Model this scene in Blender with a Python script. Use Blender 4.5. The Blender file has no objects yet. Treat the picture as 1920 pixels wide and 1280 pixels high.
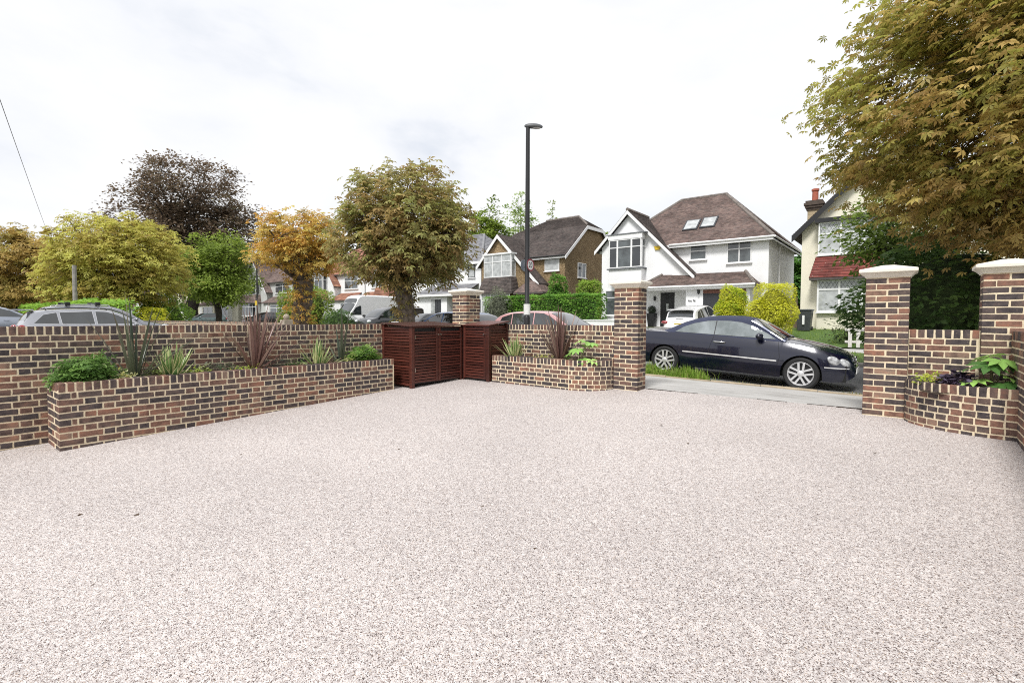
import bpy, math, random
import numpy as np
from mathutils import Matrix, Vector

# ------------------------------------------------------------------ camera, sky, sun, exposure
sc = bpy.context.scene
COL = sc.collection
CAM = (0.0, 0.0, 1.23)
F_PX, YAW, PIT, ROLL, SHIFT = 935.14, 0.672, 0.0385, 0.004, -6.13
cam_d = bpy.data.cameras.new('camera')
cam_d.sensor_width = 36.0
cam_d.lens = F_PX / 1920.0 * 36.0
cam_d.shift_y = SHIFT / 1920.0
cam_d.clip_start = 0.05
cam_d.clip_end = 3000.0
cam = bpy.data.objects.new('camera', cam_d)
cam.matrix_world = (Matrix.Translation(CAM) @ Matrix.Rotation(YAW, 4, 'Z')
                    @ Matrix.Rotation(math.pi / 2 - PIT, 4, 'X') @ Matrix.Rotation(ROLL, 4, 'Z'))
COL.objects.link(cam)
sc.camera = cam

SUN_EL, SUN_AZ = math.radians(54), math.radians(170)      # azimuth measured from +y towards +x
world = bpy.data.worlds.new('World')
sc.world = world
world.use_nodes = True
wt = world.node_tree
wt.nodes.clear()
def wn(t, **k):
    n = wt.nodes.new(t)
    for a, b in k.items():
        setattr(n, a, b)
    return n
w_out = wn('ShaderNodeOutputWorld')
w_mix = wn('ShaderNodeMixShader')
w_bsky = wn('ShaderNodeBackground')
w_bcl = wn('ShaderNodeBackground')
w_sky = wn('ShaderNodeTexSky', sky_type='NISHITA')
w_sky.sun_disc = False
w_sky.sun_elevation = SUN_EL
w_sky.sun_rotation = SUN_AZ
w_bsky.inputs['Strength'].default_value = 0.06
w_bcl.inputs['Strength'].default_value = 1.0
w_tc = wn('ShaderNodeTexCoord')
w_map = wn('ShaderNodeMapping')
w_map.inputs['Scale'].default_value = (1.0, 1.0, 2.6)
w_map.inputs['Location'].default_value = (0.35, 0.2, 0.1)
w_n1 = wn('ShaderNodeTexNoise')
w_n1.inputs['Scale'].default_value = 2.1
w_n1.inputs['Detail'].default_value = 6.0
w_n1.inputs['Roughness'].default_value = 0.52
w_n1.inputs['Distortion'].default_value = 0.25
w_rmp = wn('ShaderNodeValToRGB')
e = w_rmp.color_ramp.elements
e[0].position, e[0].color = 0.31, (0.325, 0.345, 0.380, 1)
e[1].position, e[1].color = 0.58, (0.445, 0.445, 0.449, 1)
k_ = e.new(0.43); k_.color = (0.405, 0.412, 0.428, 1)
w_n2 = wn('ShaderNodeTexNoise')
w_n2.inputs['Scale'].default_value = 1.3
w_n2.inputs['Detail'].default_value = 4.0
w_r2 = wn('ShaderNodeMapRange')
w_r2.inputs['From Min'].default_value = 0.60
w_r2.inputs['From Max'].default_value = 0.80
w_r2.inputs['To Min'].default_value = 0.97
w_r2.inputs['To Max'].default_value = 0.75
L = wt.links.new
L(w_tc.outputs['Generated'], w_map.inputs['Vector'])
L(w_map.outputs['Vector'], w_n1.inputs['Vector'])
L(w_map.outputs['Vector'], w_n2.inputs['Vector'])
L(w_n1.outputs['Fac'], w_rmp.inputs['Fac'])
L(w_rmp.outputs['Color'], w_bcl.inputs['Color'])
L(w_sky.outputs['Color'], w_bsky.inputs['Color'])
L(w_n2.outputs['Fac'], w_r2.inputs['Value'])
L(w_r2.outputs['Result'], w_mix.inputs['Fac'])
L(w_bsky.outputs[0], w_mix.inputs[1])
L(w_bcl.outputs[0], w_mix.inputs[2])
L(w_mix.outputs[0], w_out.inputs['Surface'])

sun_d = bpy.data.lights.new('sun', 'SUN')
sun_d.energy = 1.5
sun_d.angle = math.radians(14)
sun_d.color = (1.0, 0.98, 0.95)
sun = bpy.data.objects.new('sun', sun_d)
COL.objects.link(sun)
sdir = Vector((math.sin(SUN_AZ) * math.cos(SUN_EL), math.cos(SUN_AZ) * math.cos(SUN_EL), math.sin(SUN_EL)))
sun.rotation_euler = sdir.to_track_quat('Z', 'Y').to_euler()
sun.location = (0, 0, 30)

sc.view_settings.view_transform = 'Standard'
sc.view_settings.look = 'None'
sc.view_settings.exposure = 1.26
sc.view_settings.gamma = 1.0
sc.view_settings.use_curve_mapping = False
sc.render.engine = 'CYCLES'
sc.cycles.use_denoising = False
sc.cycles.pixel_filter_type = 'BLACKMAN_HARRIS'
sc.cycles.filter_width = 1.05
sc.cycles.max_bounces = 8
sc.cycles.diffuse_bounces = 6
sc.cycles.transparent_max_bounces = 8

# ------------------------------------------------------------------ helpers
RNG = np.random.default_rng(7)
random.seed(7)
ORG = {}                                   # world origin of each (unrotated) parent

def ray(px, py):
    u2, v2 = px - 960.0, py - 640.0 - SHIFT
    u = u2 * math.cos(ROLL) + v2 * math.sin(ROLL)
    v = -u2 * math.sin(ROLL) + v2 * math.cos(ROLL)
    X, Z2 = u / F_PX, -v / F_PX
    Yc = math.cos(PIT) + Z2 * math.sin(PIT)
    Z = -math.sin(PIT) + Z2 * math.cos(PIT)
    return (X * math.cos(YAW) - Yc * math.sin(YAW), X * math.sin(YAW) + Yc * math.cos(YAW), Z)
def Yp(px, py, y):                         # the point of the place on the plane y = const
    d = ray(px, py); k = y / d[1]
    return (d[0] * k, y, CAM[2] + d[2] * k)
def Xp(px, py, x):
    d = ray(px, py); k = x / d[0]
    return (x, d[1] * k, CAM[2] + d[2] * k)
def Zp(px, py, z):
    d = ray(px, py); k = (z - CAM[2]) / d[2]
    return (d[0] * k, d[1] * k, z)

def smooth(a, b, x):
    t = min(1.0, max(0.0, (x - a) / (b - a)))
    return t * t * (3 - 2 * t)
def gz(x, y):                              # height of the ground
    zin = 0.03 - 0.043 * (7.75 - max(y, -40.0))
    if y <= 8.1:
        return min(zin, 0.045)
    xc = min(max(x, -4.35), 3.0)
    pav = 0.05 - 0.018 * (xc + 4.3)
    road = -0.006 - 0.047 * (xc + 4.35)
    knots = [(8.1, 0.045), (10.0, pav), (11.0, road), (14.5, road + 0.05), (18.0, road - 0.0),
             (18.15, road + 0.12), (23.4, 0.12), (24.2, 0.22), (29.0, 0.80), (40.0, 0.85), (70.0, 1.0), (3000.0, 1.0)]
    for (a, za), (b, zb) in zip(knots, knots[1:]):
        if y <= b:
            return za + (zb - za) * (y - a) / (b - a)
    return 1.0

def thing(name, label, cat, loc=(0, 0, 0), rotz=0.0, group=None, tilt=0.0):
    o = bpy.data.objects.new(name, None)
    o.empty_display_size = 0.2
    COL.objects.link(o)
    o.location = loc
    o.rotation_euler = (0, tilt, rotz)
    o['label'] = label
    o['category'] = cat
    if group:
        o['group'] = group
    ORG[o.name] = tuple(loc) if (rotz == 0.0 and tilt == 0.0) else (0, 0, 0)
    return o
def tag(o, label, cat, group=None):
    o['label'] = label
    o['category'] = cat
    if group:
        o['group'] = group
    return o
def structure(o):
    o['kind'] = 'structure'
    return o
def link(name, me, mat, parent=None, loc=None, rotz=0.0):
    o = bpy.data.objects.new(name, me)
    COL.objects.link(o)
    if mat is not None and len(me.materials) == 0:
        me.materials.append(mat)
    if parent is not None:
        o.parent = parent
        ORG[o.name] = ORG.get(parent.name, (0, 0, 0))
    if loc is not None:
        o.location = loc
    if rotz:
        o.rotation_euler = (0, 0, rotz)
    return o

class MB:
    def __init__(self):
        self.v, self.f, self.uv = [], [], []
    def poly(self, pts, uv=None):
        n = len(self.v)
        self.v += [tuple(p) for p in pts]
        self.f.append(tuple(range(n, n + len(pts))))
        self.uv.append(uv)
        return self
    def mesh(self, v, f):
        n = len(self.v)
        self.v += [tuple(p) for p in v]
        for q in f:
            self.f.append(tuple(i + n for i in q)); self.uv.append(None)
        return self
    def box(self, x0, x1, y0, y1, z0, z1):
        x0, x1 = min(x0, x1), max(x0, x1); y0, y1 = min(y0, y1), max(y0, y1); z0, z1 = min(z0, z1), max(z0, z1)
        v = [(x0, y0, z0), (x1, y0, z0), (x1, y1, z0), (x0, y1, z0), (x0, y0, z1), (x1, y0, z1), (x1, y1, z1), (x0, y1, z1)]
        return self.mesh(v, [(0, 3, 2, 1), (4, 5, 6, 7), (0, 1, 5, 4), (1, 2, 6, 5), (2, 3, 7, 6), (3, 0, 4, 7)])
    def prism(self, pts, vec):
        n = len(pts)
        v = [tuple(p) for p in pts] + [tuple(p[i] + vec[i] for i in range(3)) for p in pts]
        f = [tuple(range(n))[::-1], tuple(range(n, 2 * n))] + [(i, (i + 1) % n, (i + 1) % n + n, i + n) for i in range(n)]
        return self.mesh(v, f)
    def tube(self, path, rad, n=8):
        path = [Vector(p) for p in path]
        if not hasattr(rad, '__len__'):
            rad = [rad] * len(path)
        v, f = [], []
        ref = Vector((0.31, 0.17, 0.93))
        for i, p in enumerate(path):
            t = (path[min(i + 1, len(path) - 1)] - path[max(i - 1, 0)]).normalized()
            a = t.cross(ref if abs(t.dot(ref)) < 0.95 else Vector((1, 0, 0))).normalized()
            b = t.cross(a)
            for k in range(n):
                w = 2 * math.pi * k / n
                v.append(tuple(p + (a * math.cos(w) + b * math.sin(w)) * rad[i]))
        for i in range(len(path) - 1):
            for k in range(n):
                f.append((i * n + k, i * n + (k + 1) % n, (i + 1) * n + (k + 1) % n, (i + 1) * n + k))
        f.append(tuple(range(n))[::-1]); f.append(tuple(range((len(path) - 1) * n, len(path) * n)))
        return self.mesh(v, f)
    def lathe(self, prof, c=(0, 0, 0), n=20, axis='z', cap=True):
        v, f = [], []
        for r, h in prof:
            for k in range(n):
                w = 2 * math.pi * k / n
                a, b = r * math.cos(w), r * math.sin(w)
                v.append((c[0] + a, c[1] + b, c[2] + h) if axis == 'z' else ((c[0] + a, c[1] + h, c[2] + b) if axis == 'y' else (c[0] + h, c[1] + a, c[2] + b)))
        for i in range(len(prof) - 1):
            for k in range(n):
                f.append((i * n + k, i * n + (k + 1) % n, (i + 1) * n + (k + 1) % n, (i + 1) * n + k))
        if cap:
            f.append(tuple(range(n))[::-1]); f.append(tuple(range((len(prof) - 1) * n, len(prof) * n)))
        return self.mesh(v, f)
    def build(self, name, mat, parent=None, smooth_=False, local=False, bevel=0.0):
        me = bpy.data.meshes.new(name)
        o0 = (0, 0, 0) if (local or parent is None) else ORG.get(parent.name, (0, 0, 0))
        vs = [(a - o0[0], b - o0[1], c - o0[2]) for a, b, c in self.v]
        me.from_pydata(vs, [], self.f)
        if any(u is not None for u in self.uv):
            ul = me.uv_layers.new(name='UVMap')
            i = 0
            for q, u in zip(self.f, self.uv):
                for k in range(len(q)):
                    if u is not None:
                        ul.data[i].uv = u[k]
                    i += 1
        if smooth_:
            me.polygons.foreach_set('use_smooth', [True] * len(me.polygons))
        me.update()
        o = link(name, me, mat, parent)
        if smooth_ is True:
            m = o.modifiers.new('split', 'EDGE_SPLIT'); m.split_angle = math.radians(38)
        if bevel:
            m = o.modifiers.new('bevel', 'BEVEL'); m.width = bevel; m.segments = 2; m.limit_method = 'ANGLE'
        return o

# frame for work on a facade: u runs along it, d stands out of it, z is up
class Face:
    def __init__(self, ox, oy, du, out):
        self.o, self.du, self.out = (ox, oy), du, out
    def p(self, u, d, z):
        return (self.o[0] + self.du[0] * u + self.out[0] * d, self.o[1] + self.du[1] * u + self.out[1] * d, z)
    def box(self, mb, u0, u1, d0, d1, z0, z1):
        a, b = self.p(u0, d0, z0), self.p(u1, d1, z1)
        return mb.box(a[0], b[0], a[1], b[1], z0, z1)
def front(y):
    return Face(0, y, (1, 0), (0, -1))
def flank(x):
    return Face(x, 0, (0, 1), (1, 0))

# ------------------------------------------------------------------ materials
MATS = {}
def nodes(name):
    m = bpy.data.materials.new(name)
    m.use_nodes = True
    t = m.node_tree
    b = t.nodes['Principled BSDF']
    def N(ty, **k):
        n = t.nodes.new(ty)
        for a, v in k.items():
            if a in n.inputs if isinstance(a, str) and hasattr(n, 'inputs') else False:
                n.inputs[a].default_value = v
            else:
                setattr(n, a, v)
        return n
    MATS[name] = m
    return m, t, b, N, t.links.new
def ramp(N, stops, interp='LINEAR'):
    r = N('ShaderNodeValToRGB')
    cr = r.color_ramp
    cr.interpolation = interp
    while len(cr.elements) > 1:
        cr.elements.remove(cr.elements[-1])
    cr.elements[0].position = stops[0][0]; cr.elements[0].color = tuple(stops[0][1]) + (1,)
    for p, c in stops[1:]:
        q = cr.elements.new(p); q.color = tuple(c) + (1,)
    return r
def mat(name, col, rough=0.6, metal=0.0, var=0.12, scale=6.0, bump=0.0, bscale=60.0, coat=0.0, col2=None, spec=0.5, dirt=None):
    if name in MATS:
        return MATS[name]
    m, t, b, N, K = nodes(name)
    b.inputs['Roughness'].default_value = rough
    b.inputs['Metallic'].default_value = metal
    b.inputs['Coat Weight'].default_value = coat
    b.inputs['Coat Roughness'].default_value = 0.03
    b.inputs['Specular IOR Level'].default_value = spec
    tc = N('ShaderNodeTexCoord')
    nz = N('ShaderNodeTexNoise', Scale=scale, Detail=6.0, Roughness=0.6)
    K(tc.outputs['Object'], nz.inputs['Vector'])
    c2 = col2 or tuple(max(0.0, c * (1 - 2 * var)) for c in col)
    r = ramp(N, [(0.33, c2), (0.62, col)])
    K(nz.outputs['Fac'], r.inputs['Fac'])
    K(r.outputs['Color'], b.inputs['Base Color'])
    if bump:
        n2 = N('ShaderNodeTexNoise', Scale=bscale, Detail=4.0)
        K(tc.outputs['Object'], n2.inputs['Vector'])
        bp = N('ShaderNodeBump', Strength=min(1.0, bump), Distance=0.01)
        K(n2.outputs['Fac'], bp.inputs['Height'])
        K(bp.outputs['Normal'], b.inputs['Normal'])
    return m
def leafmat(name, trans=0.48, rough=0.5):
    if name in MATS:
        return MATS[name]
    m, t, b, N, K = nodes(name)
    at = N('ShaderNodeAttribute', attribute_name='tint')
    b.inputs['Roughness'].default_value = rough
    b.inputs['Specular IOR Level'].default_value = 0.35
    tr = N('ShaderNodeBsdfTranslucent')
    mx = N('ShaderNodeMixShader')
    mx.inputs[0].default_value = trans
    K(at.outputs['Color'], b.inputs['Base Color'])
    K(at.outputs['Color'], tr.inputs['Color'])
    K(b.outputs[0], mx.inputs[1]); K(tr.outputs[0], mx.inputs[2])
    K(mx.outputs[0], t.nodes['Material Output'].inputs['Surface'])
    return m
def brickmat(name, island):
    m, t, b, N, K = nodes(name)
    b.inputs['Roughness'].default_value = 0.85
    b.inputs['Specular IOR Level'].default_value = 0.25
    if island:
        g = N('ShaderNodeNewGeometry'); rnd = g.outputs['Random Per Island']
    else:
        g = N('ShaderNodeObjectInfo'); rnd = g.outputs['Random']
    tc = N('ShaderNodeTexCoord')
    geo = N('ShaderNodeNewGeometry')
    r = ramp(N, [(0.0, (.068, .058, .060)), (0.22, (.090, .072, .071)), (0.42, (.116, .087, .078)), (0.54, (.142, .096, .081)),
                 (0.66, (.174, .106, .085)), (0.78, (.210, .117, .088)), (0.92, (.255, .136, .097)), (1.0, (.26, .185, .142))])
    K(rnd, r.inputs['Fac'])
    mul = N('ShaderNodeMath', operation='MULTIPLY'); mul.inputs[1].default_value = 37.0
    K(rnd, mul.inputs[0])
    add = N('ShaderNodeVectorMath', operation='ADD')
    K(geo.outputs['Position'], add.inputs[0]); K(mul.outputs[0], add.inputs[1])
    n1 = N('ShaderNodeTexNoise', Scale=11.0, Detail=5.0, Roughness=0.65)
    K(add.outputs[0], n1.inputs['Vector'])
    r1 = ramp(N, [(0.36, (.50, .50, .54)), (0.52, (1, 1, 1)), (0.68, (1.35, 1.12, 1.0))])
    K(n1.outputs['Fac'], r1.inputs['Fac'])
    mx = N('ShaderNodeMix', data_type='RGBA', blend_type='MULTIPLY'); mx.inputs[0].default_value = 0.85
    K(r.outputs['Color'], mx.inputs[6]); K(r1.outputs['Color'], mx.inputs[7])
    n2 = N('ShaderNodeTexNoise', Scale=55.0, Detail=5.0, Roughness=0.7)
    K(add.outputs[0], n2.inputs['Vector'])
    r2 = ramp(N, [(0.60, (0, 0, 0)), (0.78, (.55, .55, .55))])
    K(n2.outputs['Fac'], r2.inputs['Fac'])
    m2 = N('ShaderNodeMix', data_type='RGBA'); m2.inputs[7].default_value = (.55, .42, .30, 1)
    K(r2.outputs['Color'], m2.inputs[0]); K(mx.outputs[2], m2.inputs[6])
    K(m2.outputs[2], b.inputs['Base Color'])
    bp = N('ShaderNodeBump', Strength=0.7, Distance=0.004)
    K(n2.outputs['Fac'], bp.inputs['Height']); K(bp.outputs['Normal'], b.inputs['Normal'])
    return m
BRICK = brickmat('handmade_brick', False)
BRICKS = brickmat('handmade_brick_mass', True)
MORTAR = mat('buff_mortar', (.80, .68, .485), 0.95, var=.06, scale=14, bump=.6, bscale=220)
def tilemat(name, cols, tw=0.17, streak=0.35):
    m, t, b, N, K = nodes(name)
    b.inputs['Roughness'].default_value = 0.85
    b.inputs['Specular IOR Level'].default_value = 0.2
    uv = N('ShaderNodeUVMap')
    sp = N('ShaderNodeSeparateXYZ'); K(uv.outputs['UV'], sp.inputs[0])
    fv = N('ShaderNodeMath', operation='FLOOR'); K(sp.outputs[1], fv.inputs[0])
    hf = N('ShaderNodeMath', operation='MULTIPLY'); hf.inputs[1].default_value = 0.5; K(fv.outputs[0], hf.inputs[0])
    du = N('ShaderNodeMath', operation='DIVIDE'); du.inputs[1].default_value = tw; K(sp.outputs[0], du.inputs[0])
    au = N('ShaderNodeMath', operation='ADD'); K(du.outputs[0], au.inputs[0]); K(hf.outputs[0], au.inputs[1])
    fu = N('ShaderNodeMath', operation='FLOOR'); K(au.outputs[0], fu.inputs[0])
    cb = N('ShaderNodeCombineXYZ'); K(fu.outputs[0], cb.inputs[0]); K(fv.outputs[0], cb.inputs[1])
    wnz = N('ShaderNodeTexWhiteNoise', noise_dimensions='2D'); K(cb.outputs[0], wnz.inputs['Vector'])
    n = len(cols)
    r = ramp(N, [(i / max(1, n - 1), c) for i, c in enumerate(cols)])
    K(wnz.outputs['Value'], r.inputs['Fac'])
    tc = N('ShaderNodeTexCoord')
    nz = N('ShaderNodeTexNoise', Scale=0.9, Detail=7.0, Roughness=0.62)
    K(tc.outputs['Object'], nz.inputs['Vector'])
    r1 = ramp(N, [(0.35, (1 - streak,) * 3), (0.6, (1.05, 1.05, 1.05))])
    K(nz.outputs['Fac'], r1.inputs['Fac'])
    mx = N('ShaderNodeMix', data_type='RGBA', blend_type='MULTIPLY'); mx.inputs[0].default_value = 1.0
    K(r.outputs['Color'], mx.inputs[6]); K(r1.outputs['Color'], mx.inputs[7])
    n2 = N('ShaderNodeTexNoise', Scale=14.0, Detail=4.0)
    K(tc.outputs['Object'], n2.inputs['Vector'])
    r2 = ramp(N, [(0.66, (0, 0, 0)), (0.72, (.7, .7, .7))])
    K(n2.outputs['Fac'], r2.inputs['Fac'])
    m2 = N('ShaderNodeMix', data_type='RGBA'); m2.inputs[7].default_value = (.42, .41, .36, 1)
    K(r2.outputs['Color'], m2.inputs[0]); K(mx.outputs[2], m2.inputs[6])
    K(m2.outputs[2], b.inputs['Base Color'])
    fr = N('ShaderNodeMath', operation='FRACT'); K(au.outputs[0], fr.inputs[0])
    bp = N('ShaderNodeBump', Strength=0.5, Distance=0.02)
    K(wnz.outputs['Value'], bp.inputs['Height']); K(bp.outputs['Normal'], b.inputs['Normal'])
    return m
WHITE = mat('white_upvc', (.80, .80, .80), 0.35, var=.02)
RENDER_W = mat('white_render', (.86, .865, .87), 0.9, var=.05, scale=.6, bump=.3, bscale=40)
RENDER_C = mat('cream_render', (.80, .76, .62), 0.9, var=.05, scale=.8, bump=.5, bscale=30)
RENDER_G = mat('grey_render', (.52, .53, .51), 0.9, var=.06, scale=.8, bump=.5, bscale=30)
BLACK = mat('black_paint', (.018, .018, .020), 0.4, var=.1)
DGREY = mat('dark_grey_frame', (.045, .048, .055), 0.45, var=.05)
CHROME = mat('chrome', (.75, .75, .76), 0.12, metal=1.0, var=.02)
GLASSD = mat('dark_window_glass', (.030, .034, .038), 0.04, var=.3, scale=1.2, coat=.6, spec=.8)
GLASSG = mat('grey_window_glass', (.10, .115, .12), 0.05, var=.35, scale=1.5, coat=.6, spec=.7)
NET = mat('net_curtain_glass', (.50, .52, .52), 0.12, var=.22, scale=3.0, coat=.6, spec=.6)
STONE = mat('cream_cast_stone', (.78, .73, .64), 0.8, var=.05, scale=5, bump=.25, bscale=120)
SOIL = mat('planting_soil', (.045, .030, .020), 0.98, var=.3, scale=20, bump=1, bscale=60)
# ------------------------------------------------------------------ ground
def sheet(name, xs, ys, m, dz=0.0, fn=gz):
    mb = MB()
    idx = {}
    for j, y in enumerate(ys):
        for i, x in enumerate(xs):
            idx[i, j] = len(mb.v); mb.v.append((x, y, fn(x, y) + dz))
    for j in range(len(ys) - 1):
        for i in range(len(xs) - 1):
            mb.f.append((idx[i, j], idx[i + 1, j], idx[i + 1, j + 1], idx[i, j + 1])); mb.uv.append(None)
    return structure(mb.build(name, m))
def lin(a, b, n):
    return [a + (b - a) * i / (n - 1) for i in range(n)]

GRASSM = mat('lawn_turf', (.085, .15, .030), 0.95, var=.3, scale=9, bump=1, bscale=120, col2=(.05, .095, .02))
EARTHM = mat('garden_earth', (.10, .10, .05), 0.97, var=.25, scale=.8, bump=.8, bscale=30, col2=(.075, .11, .035))
m, t, b, N, K = nodes('resin_gravel')
b.inputs['Roughness'].default_value = 0.62
b.inputs['Specular IOR Level'].default_value = 0.3
geo = N('ShaderNodeNewGeometry')
vo = N('ShaderNodeTexVoronoi', Scale=215.0); vo.inputs['Randomness'].default_value = 1.0
K(geo.outputs['Position'], vo.inputs['Vector'])
sv = N('ShaderNodeSeparateColor'); K(vo.outputs['Color'], sv.inputs[0])
r = ramp(N, [(0.0, (.085, .065, .062)), (0.09, (.17, .135, .125)), (0.19, (.38, .32, .30)), (0.34, (.58, .525, .505)),
             (0.60, (.71, .66, .645)), (0.86, (.80, .765, .755)), (0.94, (.84, .82, .81)), (1.0, (.52, .40, .30))])
K(sv.outputs[0], r.inputs['Fac'])
nz = N('ShaderNodeTexNoise', Scale=0.55, Detail=5.0); K(geo.outputs['Position'], nz.inputs['Vector'])
r1 = ramp(N, [(0.30, (.83, .825, .82)), (0.7, (.97, .965, .955))]); K(nz.outputs['Fac'], r1.inputs['Fac'])
nz3 = N('ShaderNodeTexNoise', Scale=42.0, Detail=3.0); K(geo.outputs['Position'], nz3.inputs['Vector'])
r3 = ramp(N, [(0.35, (.80, .79, .79)), (0.62, (1.08, 1.07, 1.06))]); K(nz3.outputs['Fac'], r3.inputs['Fac'])
mx = N('ShaderNodeMix', data_type='RGBA', blend_type='MULTIPLY'); mx.inputs[0].default_value = 1
K(r.outputs['Color'], mx.inputs[6]); K(r1.outputs['Color'], mx.inputs[7])
mx2 = N('ShaderNodeMix', data_type='RGBA', blend_type='MULTIPLY'); mx2.inputs[0].default_value = 1
K(mx.outputs[2], mx2.inputs[6]); K(r3.outputs['Color'], mx2.inputs[7])
K(mx2.outputs[2], b.inputs['Base Color'])
bp = N('ShaderNodeBump', Strength=0.9, Distance=0.004); bp.invert = True
K(vo.outputs['Distance'], bp.inputs['Height']); K(bp.outputs['Normal'], b.inputs['Normal'])
GRAVEL = m

ASPHALT = mat('road_asphalt', (.16, .16, .165), 0.9, var=.12, scale=3, bump=.6, bscale=260)
m, t, b, N, K = nodes('worn_concrete')
b.inputs['Roughness'].default_value = 0.9
geo = N('ShaderNodeNewGeometry')
mp = N('ShaderNodeMapping'); mp.inputs['Scale'].default_value = (0.6, 2.4, 1)
K(geo.outputs['Position'], mp.inputs['Vector'])
n1 = N('ShaderNodeTexNoise', Scale=1.6, Detail=8.0, Roughness=0.65); K(mp.outputs['Vector'], n1.inputs['Vector'])
r1 = ramp(N, [(0.30, (.30, .29, .275)), (0.5, (.43, .42, .405)), (0.7, (.50, .49, .475))]); K(n1.outputs['Fac'], r1.inputs['Fac'])
n2 = N('ShaderNodeTexNoise', Scale=160.0, Detail=3.0); K(geo.outputs['Position'], n2.inputs['Vector'])
r2 = ramp(N, [(0.3, (.8, .8, .8)), (0.7, (1.1, 1.1, 1.1))]); K(n2.outputs['Fac'], r2.inputs['Fac'])
mx = N('ShaderNodeMix', data_type='RGBA', blend_type='MULTIPLY'); mx.inputs[0].default_value = 1
K(r1.outputs['Color'], mx.inputs[6]); K(r2.outputs['Color'], mx.inputs[7]); K(mx.outputs[2], b.inputs['Base Color'])
CONCRETE = m
m, t, b, N, K = nodes('verge_dirt')
b.inputs['Roughness'].default_value = 0.97
geo = N('ShaderNodeNewGeometry')
n1 = N('ShaderNodeTexNoise', Scale=5.0, Detail=8.0, Roughness=0.7); K(geo.outputs['Position'], n1.inputs['Vector'])
r1 = ramp(N, [(0.36, (.10, .115, .045)), (0.48, (.15, .125, .085)), (0.66, (.22, .20, .17))]); K(n1.outputs['Fac'], r1.inputs['Fac'])
K(r1.outputs['Color'], b.inputs['Base Color'])
bp = N('ShaderNodeBump', Strength=0.8, Distance=0.02); K(n1.outputs['Fac'], bp.inputs['Height']); K(bp.outputs['Normal'], b.inputs['Normal'])
DIRT = m

gx = [-1500, -700, -400, -250, -160, -110, -80, -60, -45, -32, -22, -15, -10, -7, -5.5, -4.35, -3, -1.5, 0, 1.5, 3, 6, 12, 30, 80, 300, 1000]
gy = [-300, -100, -40, -20, -8, -4, 0, 3, 6, 7.75, 8.1, 10.0, 11.0, 14.5, 18.0, 18.15, 20, 23.4, 24.2, 26.5, 29, 40, 70, 150, 400, 900, 1800]
sheet('ground', gx, gy, EARTHM, -0.03)
sheet('driveway', lin(-7.95, 2.0, 12), lin(-14, 8.1, 40), GRAVEL)
sheet('neighbour_driveway', lin(-60, -8.1, 20), lin(-14, 8.1, 12), ASPHALT, -0.004)
sheet('pavement', [q for q in gx if -120 < q < 40], [8.1, 9.0, 10.0], CONCRETE, -0.002)
sheet('verge', [q for q in gx if -120 < q < 40], [10.0, 10.5, 11.0], DIRT, -0.012)
sheet('road', [q for q in gx if -200 < q < 100], [11.0, 12.5, 14.5, 16.5, 18.0], ASPHALT, 0.0)
sheet('crossover', lin(-1.9, 1.2, 6), [10.03, 10.6, 11.6], CONCRETE, 0.006)
sheet('far_verge', [q for q in gx if -120 < q < 40], [18.3, 20.0, 21.6], GRASSM, 0.004)
sheet('far_pavement', [q for q in gx if -120 < q < 40], [21.6, 22.5, 23.3], CONCRETE, 0.006)
sheet('front_lawn', lin(-5.0, 8.0, 8), [23.6, 24.2, 26, 28, 29.6], GRASSM, 0.01)
sheet('front_drive', lin(-16.0, -5.2, 8), [23.6, 24.2, 26, 28, 30.2], CONCRETE, 0.01)
# edging between pavement and verge, kerb across the road
KERBM = mat('concrete_kerb', (.36, .34, .31), 0.9, var=.15, scale=4, bump=.5, bscale=120)
EDGEM = mat('weathered_edging', (.46, .38, .27), 0.95, var=.18, scale=4, bump=.6, bscale=90)
kerb = thing('kerb', 'low grey concrete kerb along the far side of the road', 'kerb', (0, 18.1, 0))
for i in range(-14, 8):
    x0 = i * 0.915
    mb = MB()
    z0, z1 = gz(x0, 17.99), gz(x0 + .9, 17.99)
    mb.prism([(x0, 18.02, z0 - .1), (x0, 18.17, z0 - .1), (x0, 18.17, z0 + .125), (x0, 18.05, z0 + .125), (x0, 18.02, z0 + .09)], (.905, 0, z1 - z0))
    mb.build('kerb_stone', KERBM, kerb)
edge = thing('path_edging', 'thin buff edging along the pavement in front of the navy convertible', 'edging', (-2, 10.0, 0))
for i in range(10):
    x0 = -6.6 + i * 0.9
    z0, z1 = gz(x0, 10.0), gz(x0 + .9, 10.0)
    MB().prism([(x0, 9.985, z0 - .08), (x0, 10.035, z0 - .08), (x0, 10.035, z0 + .022 + .006 * (i % 3)), (x0, 9.985, z0 + .02)], (.89, 0, z1 - z0)).build('edging_stone', EDGEM, edge)

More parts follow.
